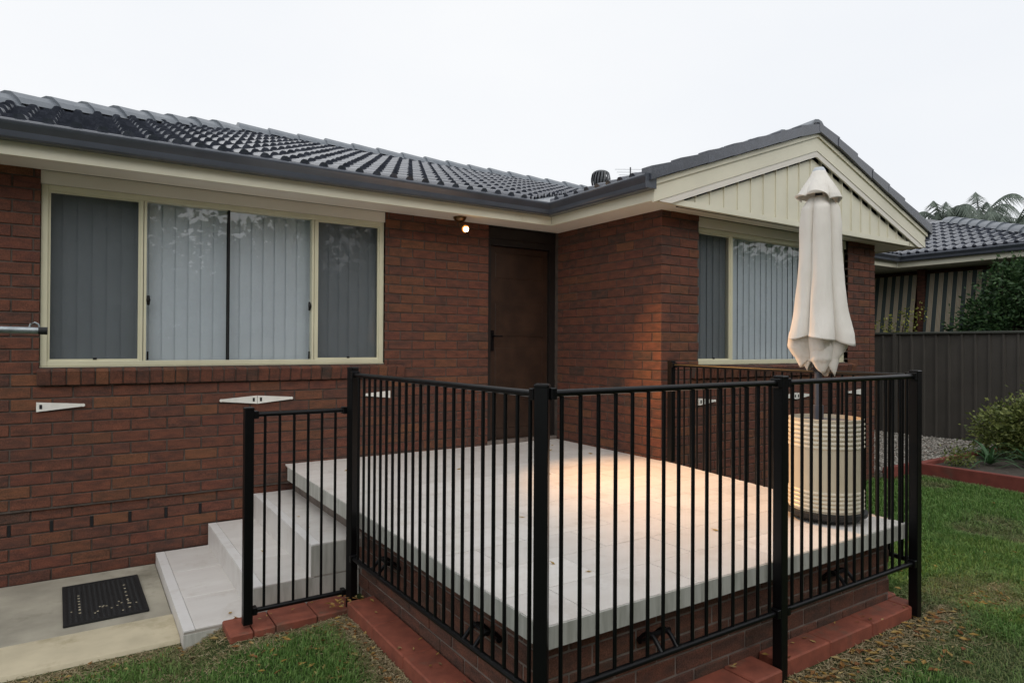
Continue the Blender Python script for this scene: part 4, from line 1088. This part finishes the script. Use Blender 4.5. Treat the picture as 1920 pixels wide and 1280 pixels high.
q = MB(); q.cbox(9.00, 9.14, .38, .52, -.6, NZ-.21, .01); obj('verandah_post', q, M['brick'], NB)
NTILE = mesh('roof_tile', tile_geo(), M['roof'], recalc=False)
nslope = slope_frame((cp, 0, sp), (-sp, 0, cp)); nf = slope_frame((0, cp, sp), (0, -sp, cp)); hc = Vector((NX+.05, -1.98, 0))
cap0 = HOUSE
def put_tile(R, loc, pl):
    if pl: 
        q = clip_tile(R, loc, pl)
        if q.f: obj('roof_tile', q, M['roof_blue'], NB, recalc=False)
    else: place('roof_tile', NT2, NB, loc, R)
m2 = M['roof'].copy(); m2.name = 'roof_tile_blue'
for nd in m2.node_tree.nodes:
    if nd.type == 'VALTORGB' and nd.color_ramp.elements[0].color[2] < .05 and nd.color_ramp.elements[0].color[0] < .03:
        nd.color_ramp.elements[0].color = (.055, .065, .095, 1); nd.color_ramp.elements[1].color = (.085, .095, .13, 1)
M['roof_blue'] = m2; NT2 = mesh('roof_tile', tile_geo(), m2, recalc=False)
for j in range(9):
    for i in range(0, 14):
        v = j*.35; x = NX+.05+v*cp; y = -1.95+.3*(i+1); loc = Vector((x, y, NZ+v*sp))
        if y < -1.98+(x-NX-.05): continue
        if y-.3 > NY+(x-NX)+.0: continue
        pl = []
        if y-.3 < -1.98+(x+.36-NX-.05): pl.append((hc, Vector((1, -1, 0))))
        if y > NY+(x-NX): pl.append((Vector((NX, NY, 0)), Vector((-1, 1, 0))))
        put_tile(nslope, loc, pl)
for j in range(6):
    for i in range(0, 10):
        v = j*.35; y = NY+.05+v*cp; x = 6.3+.3*i
        if x > NX+(y-NY)+.1: continue
        pl = [(Vector((NX, NY, 0)), Vector((1, -1, 0)))] if x+.3 > NX+(y-NY) else []
        put_tile(nf, Vector((x, y, NZ+v*sp)), pl)
A = Vector((NX+.02, -2.0, NZ+.05)); d_ = Vector((1, 1, T)).normalized(); r_ = d_.cross(Vector((0, 0, 1))).normalized(); nn = r_.cross(d_)
Rh = Matrix(((r_.x, d_.x, nn.x), (r_.y, d_.y, nn.y), (r_.z, d_.z, nn.z)))
CAP2 = mesh('hip_cap', cap_geo(), M['cap'], recalc=False)
for k in range(11): place('hip_cap', CAP2, NB, A+d_*.385*k, Rh)
q = MB(); q.add([(NX, NY, NZ-.01), (NX, -2, NZ-.01), (NX+4, 2, NZ+T*4-.01), (NX+4, NY+4, NZ+T*4-.01)], [(0, 1, 2, 3)]); q.add([(6.3, NY, NZ-.01), (NX, NY, NZ-.01), (NX+4, NY+4, NZ+T*4-.01), (6.3, NY+4, NZ+T*4-.01)], [(0, 1, 2, 3)])
q.add([(NX, -2, NZ-.01), (NX+8, -2, NZ-.01), (NX+4, 2, NZ+T*4-.01)], [(0, 1, 2)]); obj('roof_underlay', q, M['darkgrey'], NB)
q = MB(); q.box(NX+.06, NX+.12, -1.60, -1.50, NZ-.24, NZ-.12); obj('rain_head', q, M['cream'], NB)
def awning(y0, y1, label):
    zt, zb, xt, xb = 2.40, .9, 9.06, 8.86
    N = 24; V_, F_, UV = [], [], []
    t = thing('striped_awning', label, 'awning', (xt, (y0+y1)/2, zt), 'striped awnings hanging under the neighbour eave')
    q = MB()
    for i in range(N+1):
        y = y0+(y1-y0)*i/N; w = .008*math.sin(i*1.9)
        q.v += [(xt, y, zt), (xb+w, y+.02, zb)]
    q.f = [(2*i, 2*i+1, 2*i+3, 2*i+2) for i in range(N)]
    o = obj('cloth', q, M['awning'], t, recalc=False); uv = o.data.uv_layers.new(name='UVMap')
    L0 = root_loc(t)
    for lp in o.data.loops: uv.data[lp.index].uv = ((o.data.vertices[lp.vertex_index].co.y+L0.y-(0 if lp.vertex_index % 2 == 0 else .02))/.155, .5)
    q = MB(); q.tube([(xb, y0, zb), (xb, y1, zb)], .015, 8); obj('bottom_bar', q, M['galv'], t)
awning(.54, 2.3, 'green and beige striped awning left of the reddish verandah post'); awning(-1.95, .36, 'green and beige striped awning right of the reddish verandah post')
bush('climbing_plant', 'lime yellow leafy shoots in front of the striped awning', 'plant', (7.95, .35, -.5), [((0, -.1, 2.0), .16), ((.0, .25, 1.85), .2), ((0, .0, 1.7), .22), ((0, -.3, 2.1), .12)], 420, .055, M['leaf_lime'], 9, 6)
bush('tall_hedge_bush', 'big dark green bush rising behind the boundary fence at right', 'bush', (8.28, -1.1, -.5), [((0, .15, 2.05), .36), ((.05, -.25, 2.45), .42), ((-.05, .42, 1.85), .25), ((0, -.65, 2.5), .5), ((0, -.05, 2.7), .22), ((0, -.2, 1.7), .6), ((0, -1.3, 2.3), .6)], 16000, .07, M['leaf_dark'], 12, 8, .55)

# ------------------------------------------------------------------ palms and trees far behind
def palm(base, h, s, seed, label):
    rng = random.Random(seed); t = thing('palm_tree', label, 'palm tree', base, 'palms beyond the neighbour roof'); B = Vector(base)
    q = MB(); q.tube([B, B+Vector((.1, 0, h*.5)), B+Vector((0, 0, h))], [.22, .17, .13], 10); obj('trunk', q, M['bark'], t, True)
    top = B+Vector((0, 0, h)); V_ = []; F_ = []
    nr = np.random.default_rng(seed)
    for k in range(26):
        a = rng.uniform(0, 2*PI); up = rng.choice((.1, .3, .5, .8, 1.1, 1.35))*rng.uniform(.8, 1.2); ln = s*rng.uniform(.55, 1.05); dirh = Vector((math.cos(a), math.sin(a), 0))
        pts = []
        for i in range(13):
            f_ = i/12; pts.append(top+dirh*(ln*f_*(1-.25*f_)/(.6+.5*up))+Vector((0, 0, ln*(up*f_*.85-1.05*f_*f_))))
        q = MB(); q.tube(pts, [.03*(1-.8*i/12) for i in range(13)], 5)
        for i in range(1, 13):
            for sub in (0, .33, .66):
                P = pts[i-1].lerp(pts[i], sub); tg = (pts[i]-pts[i-1]).normalized(); sd_ = tg.cross(Vector((0, 0, 1))).normalized()
                for s_ in (-1, 1):
                    l_ = s*.22*(math.sin(PI*min(.98, (i+sub)/12.5))**.6)*rng.uniform(.8, 1.2)
                    tip = P+(sd_*s_*.65+tg*.35+Vector((0, 0, -rng.uniform(.5, 1.0))))*l_; wv = tg*.028
                    b0 = len(q.v); q.v += [tuple(P-wv), tuple(P+wv), tuple(tip)]; q.f.append((b0, b0+1, b0+2))
        obj('frond', q, M['leaf_far'], t, recalc=False)
palm((26.9, 7.8, -1), 7.35, 2.9, 1, 'leftmost palm rising over the neighbour roof just right of the gable')
palm((29.6, 7.4, -1), 7.7, 3.1, 2, 'middle palm with drooping fronds over the neighbour roof')
palm((28.6, 5.75, -1), 7.0, 2.8, 3, 'rightmost palm at the picture edge over the neighbour roof')
palm((30.5, 6.9, -1), 7.0, 2.8, 4, 'low palm between the middle and rightmost palms')
bush('round_tree', 'rounded dull green tree crown between the palms', 'tree', (29.0, 7.4, -1), [((0, 0, 6.5), .75), ((.3, -.8, 6.3), .65), ((-.2, .9, 6.0), .6), ((0, -1.5, 5.9), .6)], 1900, .2, M['leaf_far'], 21, 6)
# garden trees behind the camera, seen only as reflections in the panes
TREE = None
def big_tree(x, y, h, seed, label):
    rng = np.random.default_rng(seed); bl = []
    for k in range(9):
        a = rng.uniform(0, 2*PI); bl.append(((math.cos(a)*h*.22*rng.uniform(.3, 1), math.sin(a)*h*.22, h*rng.uniform(.35, .85)), h*rng.uniform(.12, .2)))
    bl += [((0, 0, h*.3), h*.3), ((0, 0, h*.6), h*.26), ((h*.2, 0, h*.22), h*.25), ((-h*.2, 0, h*.22), h*.25)]
    return bush('garden_tree', label, 'tree', (x, y, -.7), bl, 9000, .42, M['leaf_dark'], seed, 9, .6, 'garden trees behind the lawn')
spots = [(-9.5, -17, 9), (-6.6, -19, 10), (-3.6, -18.5, 9), (1.8, -21, 7.4), (6.9, -18, 9.5), (11, -18, 9.5), (15, -19, 9.5), (19, -19, 9.5), (25.5, -22, 7.6), (29.5, -22, 7.0), (36, -20, 10), (41, -22, 10)]
words = ['far left', 'second from the left', 'third from the left', 'fourth from the left', 'fifth from the left', 'sixth from the left', 'seventh from the left', 'fifth from the right', 'fourth from the right', 'third from the right', 'second from the right', 'far right']
for k, (x, y, h) in enumerate(spots): big_tree(x, y, h, 50+k, 'leafy tree %s in the row across the lawn behind the camera' % words[k])
RF = thing('rear_boundary_fence', 'long dark steel fence across the lawn behind the camera', 'fence', (10, -15, -.6))
for k in range(18):
    q = MB(); x0 = -16+3.2*k; q.box(x0, x0+3.16, -15.03, -15, -.7, 1.15); obj('panel', q, M['green_steel'], RF); q = MB(); q.box(x0-.03, x0+.03, -15.06, -14.98, -.7, 1.2); obj('post', q, M['green_steel'], RF)

# ------------------------------------------------------------------ grass, straw, fallen leaves
def vnoise(x, y, sc, seed):
    r_ = np.random.default_rng(seed).uniform(size=(128, 128)); x, y = x*sc, y*sc; xi, yi = np.floor(x).astype(int), np.floor(y).astype(int); fx, fy = x-xi, y-yi
    fx, fy = fx*fx*(3-2*fx), fy*fy*(3-2*fy); g_ = lambda a, b_: r_[a % 128, b_ % 128]
    return (g_(xi, yi)*(1-fx)+g_(xi+1, yi)*fx)*(1-fy)+(g_(xi, yi+1)*(1-fx)+g_(xi+1, yi+1)*fx)*fy
def bald(x, y):         # 0 lush .. 1 bare/straw, near pavings and along the fences
    d = np.full(x.shape, 9.)
    d = np.minimum(d, np.where(x < -3.83, np.maximum(0, -1.52-y), np.hypot(x+3.83, np.maximum(0, -1.63-y))))
    d = np.minimum(d, np.hypot(np.maximum(0, np.maximum(-3.62-x, x+2.82)), np.maximum(0, -1.87-y)))
    inx = np.maximum(0, np.maximum(-3.0-x, x+.1)); iny = np.maximum(0, -3.8-y); d = np.minimum(d, np.hypot(inx, iny)*np.where((x > -.1) & (y > -3.7), 1.8, 1.))
    d = np.minimum(d, np.maximum(0, 4.26-x)*1.2)
    w = .10+.14*vnoise(x, y, 1.3, 5)
    near = np.where((x > -2.9) & (y < -3.7) & (x < .3), 1.5, 1.0)
    b1 = np.clip(1.2-d/(w*near), 0, 1)
    b2 = np.clip((vnoise(x, y, 1.9, 8)-np.where(x > -.6, .60, .50))*2.6, 0, .55)*(.55+.9*vnoise(x, y, 6.5, 15))
    return np.maximum(b1, b2)
def blades(n_, x0, x1, y0, y1, h, w, seed, name):
    rng = np.random.default_rng(seed); x, y = rng.uniform(x0, x1, n_), rng.uniform(y0, y1, n_)
    rxv = np.where(y < -1.5, -.26*((-y-1.5)/2.2), 0.)
    ok = ~((x > -3.64) & (x < -2.80) & (y > -1.88)) & ~((x > -3.0) & (x < rxv+.10) & (y > -3.79)) & ~((x < -3.8) & (y > -1.53)) & ~((x > -3.85) & (x < -2.8) & (y > -1.64)) & ~((x > -.2) & (y > -1.55) & (x < 4.3)) & ~((x > 4.26) & (x < 7.5))
    b_ = bald(x, y); ok &= rng.uniform(size=n_) > b_*.62
    x, y, b_ = x[ok], y[ok], b_[ok]; n_ = len(x); z = gz(x, y)
    a = rng.uniform(0, 2*PI, n_); H = h*rng.uniform(.5, 1.25, n_)*(1-.55*b_)*(.55+.5*vnoise(x, y, 2.2, 3)+.6*vnoise(x, y, 9, 23)**2); lean = rng.uniform(.1, .9, n_)+b_*1.1; ww = w*rng.uniform(.6, 1.3, n_)
    dx, dy = np.cos(a), np.sin(a); px2, py2 = -dy*ww, dx*ww
    P = np.zeros((n_, 5, 3)); c_ = np.stack([x, y, z-.004], 1)
    P[:, 0] = c_+np.stack([px2, py2, 0*x], 1); P[:, 1] = c_-np.stack([px2, py2, 0*x], 1)
    mid = c_+np.stack([dx*H*lean*.3, dy*H*lean*.3, H*.62], 1); P[:, 2] = mid-np.stack([px2, py2, 0*x], 1)*.75; P[:, 3] = mid+np.stack([px2, py2, 0*x], 1)*.75
    P[:, 4] = c_+np.stack([dx*H*lean, dy*H*lean, H*(1-.32*np.minimum(lean, 1.6))], 1)
    base = np.arange(n_)[:, None]*5; F1 = np.concatenate([base+np.array([0, 1, 2]), base+np.array([0, 2, 3]), base+np.array([3, 2, 4])], 0)
    tint = np.clip(b_*1.05+rng.uniform(-.32, .16, n_)+.18*(vnoise(x, y, 3.1, 4)-.4), 0, 1)
    o = bpy.data.objects.new(name, mesh_np(name, P.reshape(-1, 3), F1, M['grass'], False, np.repeat(tint, 5))); C.objects.link(o)
    return o
props(blades(110000, -5.2, -2.9, -4.6, -1.5, .042, .0020, 1, 'lawn_grass'), 'short green lawn left of the porch with straw along the kerb', 'grass', kind='stuff')
props(blades(200000, -2.95, 2.2, -6.2, -3.0, .045, .0022, 2, 'lawn_grass'), 'patchy green lawn in front of and right of the porch', 'grass', kind='stuff')
props(blades(150000, -.2, 4.27, -6.5, -1.55, .052, .0034, 3, 'lawn_grass'), 'thick green lawn between the wing and the garden bed', 'grass', kind='stuff')

def leaf_geo(rng, s):
    L_ = s*rng.uniform(.7, 1.2); w = L_*rng.uniform(.3, .5); cu = rng.uniform(.1, .5)*L_
    V_ = [(0, 0, .002), (L_*.4, w*.5, cu*.4), (L_, 0, cu*.5), (L_*.4, -w*.5, cu*.35), (L_*.45, 0, .0)]
    return V_, [(0, 1, 4), (1, 2, 4), (2, 3, 4), (3, 0, 4)]
def scatter_leaves(pts, s, seed, name, label):
    rng = random.Random(seed); q = MB()
    for (x, y, z) in pts:
        V_, F_ = leaf_geo(rng, s); a = rng.uniform(0, 2*PI); ca, sa = math.cos(a), math.sin(a); tx = rng.uniform(-.3, .3)
        q.add([(x+ca*v[0]-sa*v[1], y+sa*v[0]+ca*v[1], z+v[2]+v[1]*tx+abs(v[1]*tx)) for v in V_], F_)
    props(obj(name, q, M['leaf_fall'], None, recalc=False), label, 'leaves', kind='stuff')
rng = random.Random(31); pts = []
while len(pts) < 330:
    x, y = rng.uniform(-2.9, .6), -3.80-abs(rng.gauss(0, .17)); 
    if rng.random() < .5: x = rng.uniform(-1.7, .3)
    pts.append((x, y, float(gz(x, y))+.012))
scatter_leaves(pts, .048, 4, 'fallen_leaves', 'brown and yellow fallen leaves along the front of the porch')
pts = []
for _ in range(90): x, y = rng.uniform(-3.6, -3.0), rng.uniform(-2.6, -1.9); pts.append((x, y, float(gz(x, y))+.012))
for _ in range(45): x, y = -2.99+rng.gauss(0, .06), -1.88+rng.gauss(0, .05); pts.append((x, y, -.52+rng.uniform(0, .03)))
for _ in range(70): y = rng.uniform(-4.0, -1.9); x = -3.02-abs(rng.gauss(0, .08)); pts.append((x, y, float(gz(x, y))+.012))
for _ in range(60): x = rng.uniform(-4.9, -3.6); y = -1.56-abs(rng.gauss(0, .12)); pts.append((x, y, float(gz(x, y))+.01))
scatter_leaves(pts, .040, 5, 'fallen_leaves', 'curled brown leaves between kerb, steps and left lawn')
pts = []
for _ in range(70): x, y = rng.uniform(.0, 4.2), rng.uniform(-6, -1.8); pts.append((x, y, float(gz(x, y))+.03))
for _ in range(25): x, y = rng.uniform(-4.9, -3.0), rng.uniform(-4.2, -1.9); pts.append((x, y, float(gz(x, y))+.03))
scatter_leaves(pts, .04, 6, 'fallen_leaves', 'single dry leaves lying about on the open lawn')
pts = [(rng.uniform(-2.98, -2.85), rng.uniform(-3.6, -2), -.493) for _ in range(14)]+[(rng.uniform(-2.6, -.3), rng.uniform(-3.78, -3.66), -.474) for _ in range(22)]
pts += [(rng.uniform(-3.6, -3.0), rng.uniform(-1.86, -1.66), -.545) for _ in range(8)]
scatter_leaves(pts, .034, 7, 'fallen_leaves', 'small leaves resting on the red pavers')
# straw litter in the bare strips
def litter(n_, fn, seed, label):
    rng2 = np.random.default_rng(seed); x, y = fn(rng2, n_); z = gz(x, y)+rng2.uniform(.002, .014, n_); a = rng2.uniform(0, 2*PI, n_); l_ = rng2.uniform(.012, .045, n_); w = .0016
    dx, dy = np.cos(a)*l_/2, np.sin(a)*l_/2; qx, qy = -np.sin(a)*w, np.cos(a)*w; dz_ = rng2.uniform(-.006, .006, n_)
    P = np.stack([np.stack([x-dx-qx, y-dy-qy, z-dz_], 1), np.stack([x-dx+qx, y-dy+qy, z-dz_+.001], 1), np.stack([x+dx+qx, y+dy+qy, z+dz_+.001], 1), np.stack([x+dx-qx, y+dy-qy, z+dz_], 1)], 1)
    F_ = np.arange(4*n_).reshape(-1, 4)
    o = bpy.data.objects.new('straw_litter', mesh_np('straw_litter', P.reshape(-1, 3), F_, M['straw'])); C.objects.link(o); props(o, label, 'straw', kind='stuff')
M['straw'] = leaf_mat('straw', [(0, (.20, .15, .08)), (.5, (.36, .29, .16)), (.85, (.46, .39, .25)), (1, (.16, .10, .05))], .8)
litter(9000, lambda r_, n_: (r_.uniform(-2.95, 1.0, n_), -3.78-np.abs(r_.normal(0, .15, n_))), 1, 'dry grass clippings lying along the front pavers')
litter(9000, lambda r_, n_: (r_.uniform(-5.0, -3.0, n_), np.where(r_.uniform(size=n_) < .6, -1.55-np.abs(r_.normal(0, .14, n_)), -1.9-np.abs(r_.normal(0, .16, n_)))), 2, 'dry grass clippings along the kerb and steps')
litter(6000, lambda r_, n_: (-3.0-np.abs(r_.normal(0, .09, n_)), r_.uniform(-4.2, -1.9, n_)), 3, 'dry grass clippings beside the left row of pavers')
# leaves lying on the porch floor and treads : countable, one object each
spots = [(-2.55, -.55, 'near the wall end of the porch floor'), (-1.75, -.95, 'behind the left balustrade on the porch floor'), (-1.2, -1.5, 'in the middle of the porch floor'), (-2.1, -2.45, 'on the pale floor left of the corner post'),
         (-2.45, -3.2, 'just right of the corner post near the porch edge'), (-2.36, -3.36, 'closest to the front edge of the porch'), (-1.35, -3.25, 'beside the middle front post on the porch'), (-.35, -.35, 'at the foot of the wing wall near the door'),
         (-.55, -.6, 'second out from the wing wall'), (-.75, -.38, 'in front of the door sill'), (-.3, -.95, 'halfway along the wing wall')]
for k, (x, y, w) in enumerate(spots):
    V_, F_ = leaf_geo(rng, .05); q = MB(); a = rng.uniform(0, 6); q.add([(x+math.cos(a)*v[0]-math.sin(a)*v[1], y+math.sin(a)*v[0]+math.cos(a)*v[1], dz(y)+.002+v[2]) for v in V_], F_)
    props(obj('fallen_leaf', q, M['leaf_fall'], None, recalc=False), 'dry curled leaf '+w, 'leaf', 'dry leaves on the porch')
for (x, y, z, w) in ((-3.0, -.95, -.216, 'on the top tread'), (-3.05, -1.25, -.216, 'on the top tread close to its front end'), (-3.25, -1.0, -.41, 'against the riser on the second tread'), (-3.3, -.75, -.41, 'in the middle of the second tread'), (-3.55, -1.5, -.578, 'on the lowest tread by the gate post')):
    V_, F_ = leaf_geo(rng, .04); q = MB(); a = rng.uniform(0, 6); q.add([(x+math.cos(a)*v[0]-math.sin(a)*v[1], y+math.sin(a)*v[0]+math.cos(a)*v[1], z+.002+v[2]) for v in V_], F_)
    props(obj('fallen_leaf', q, M['leaf_fall'], None, recalc=False), 'small brown leaf '+w, 'leaf', 'dry leaves on the steps')
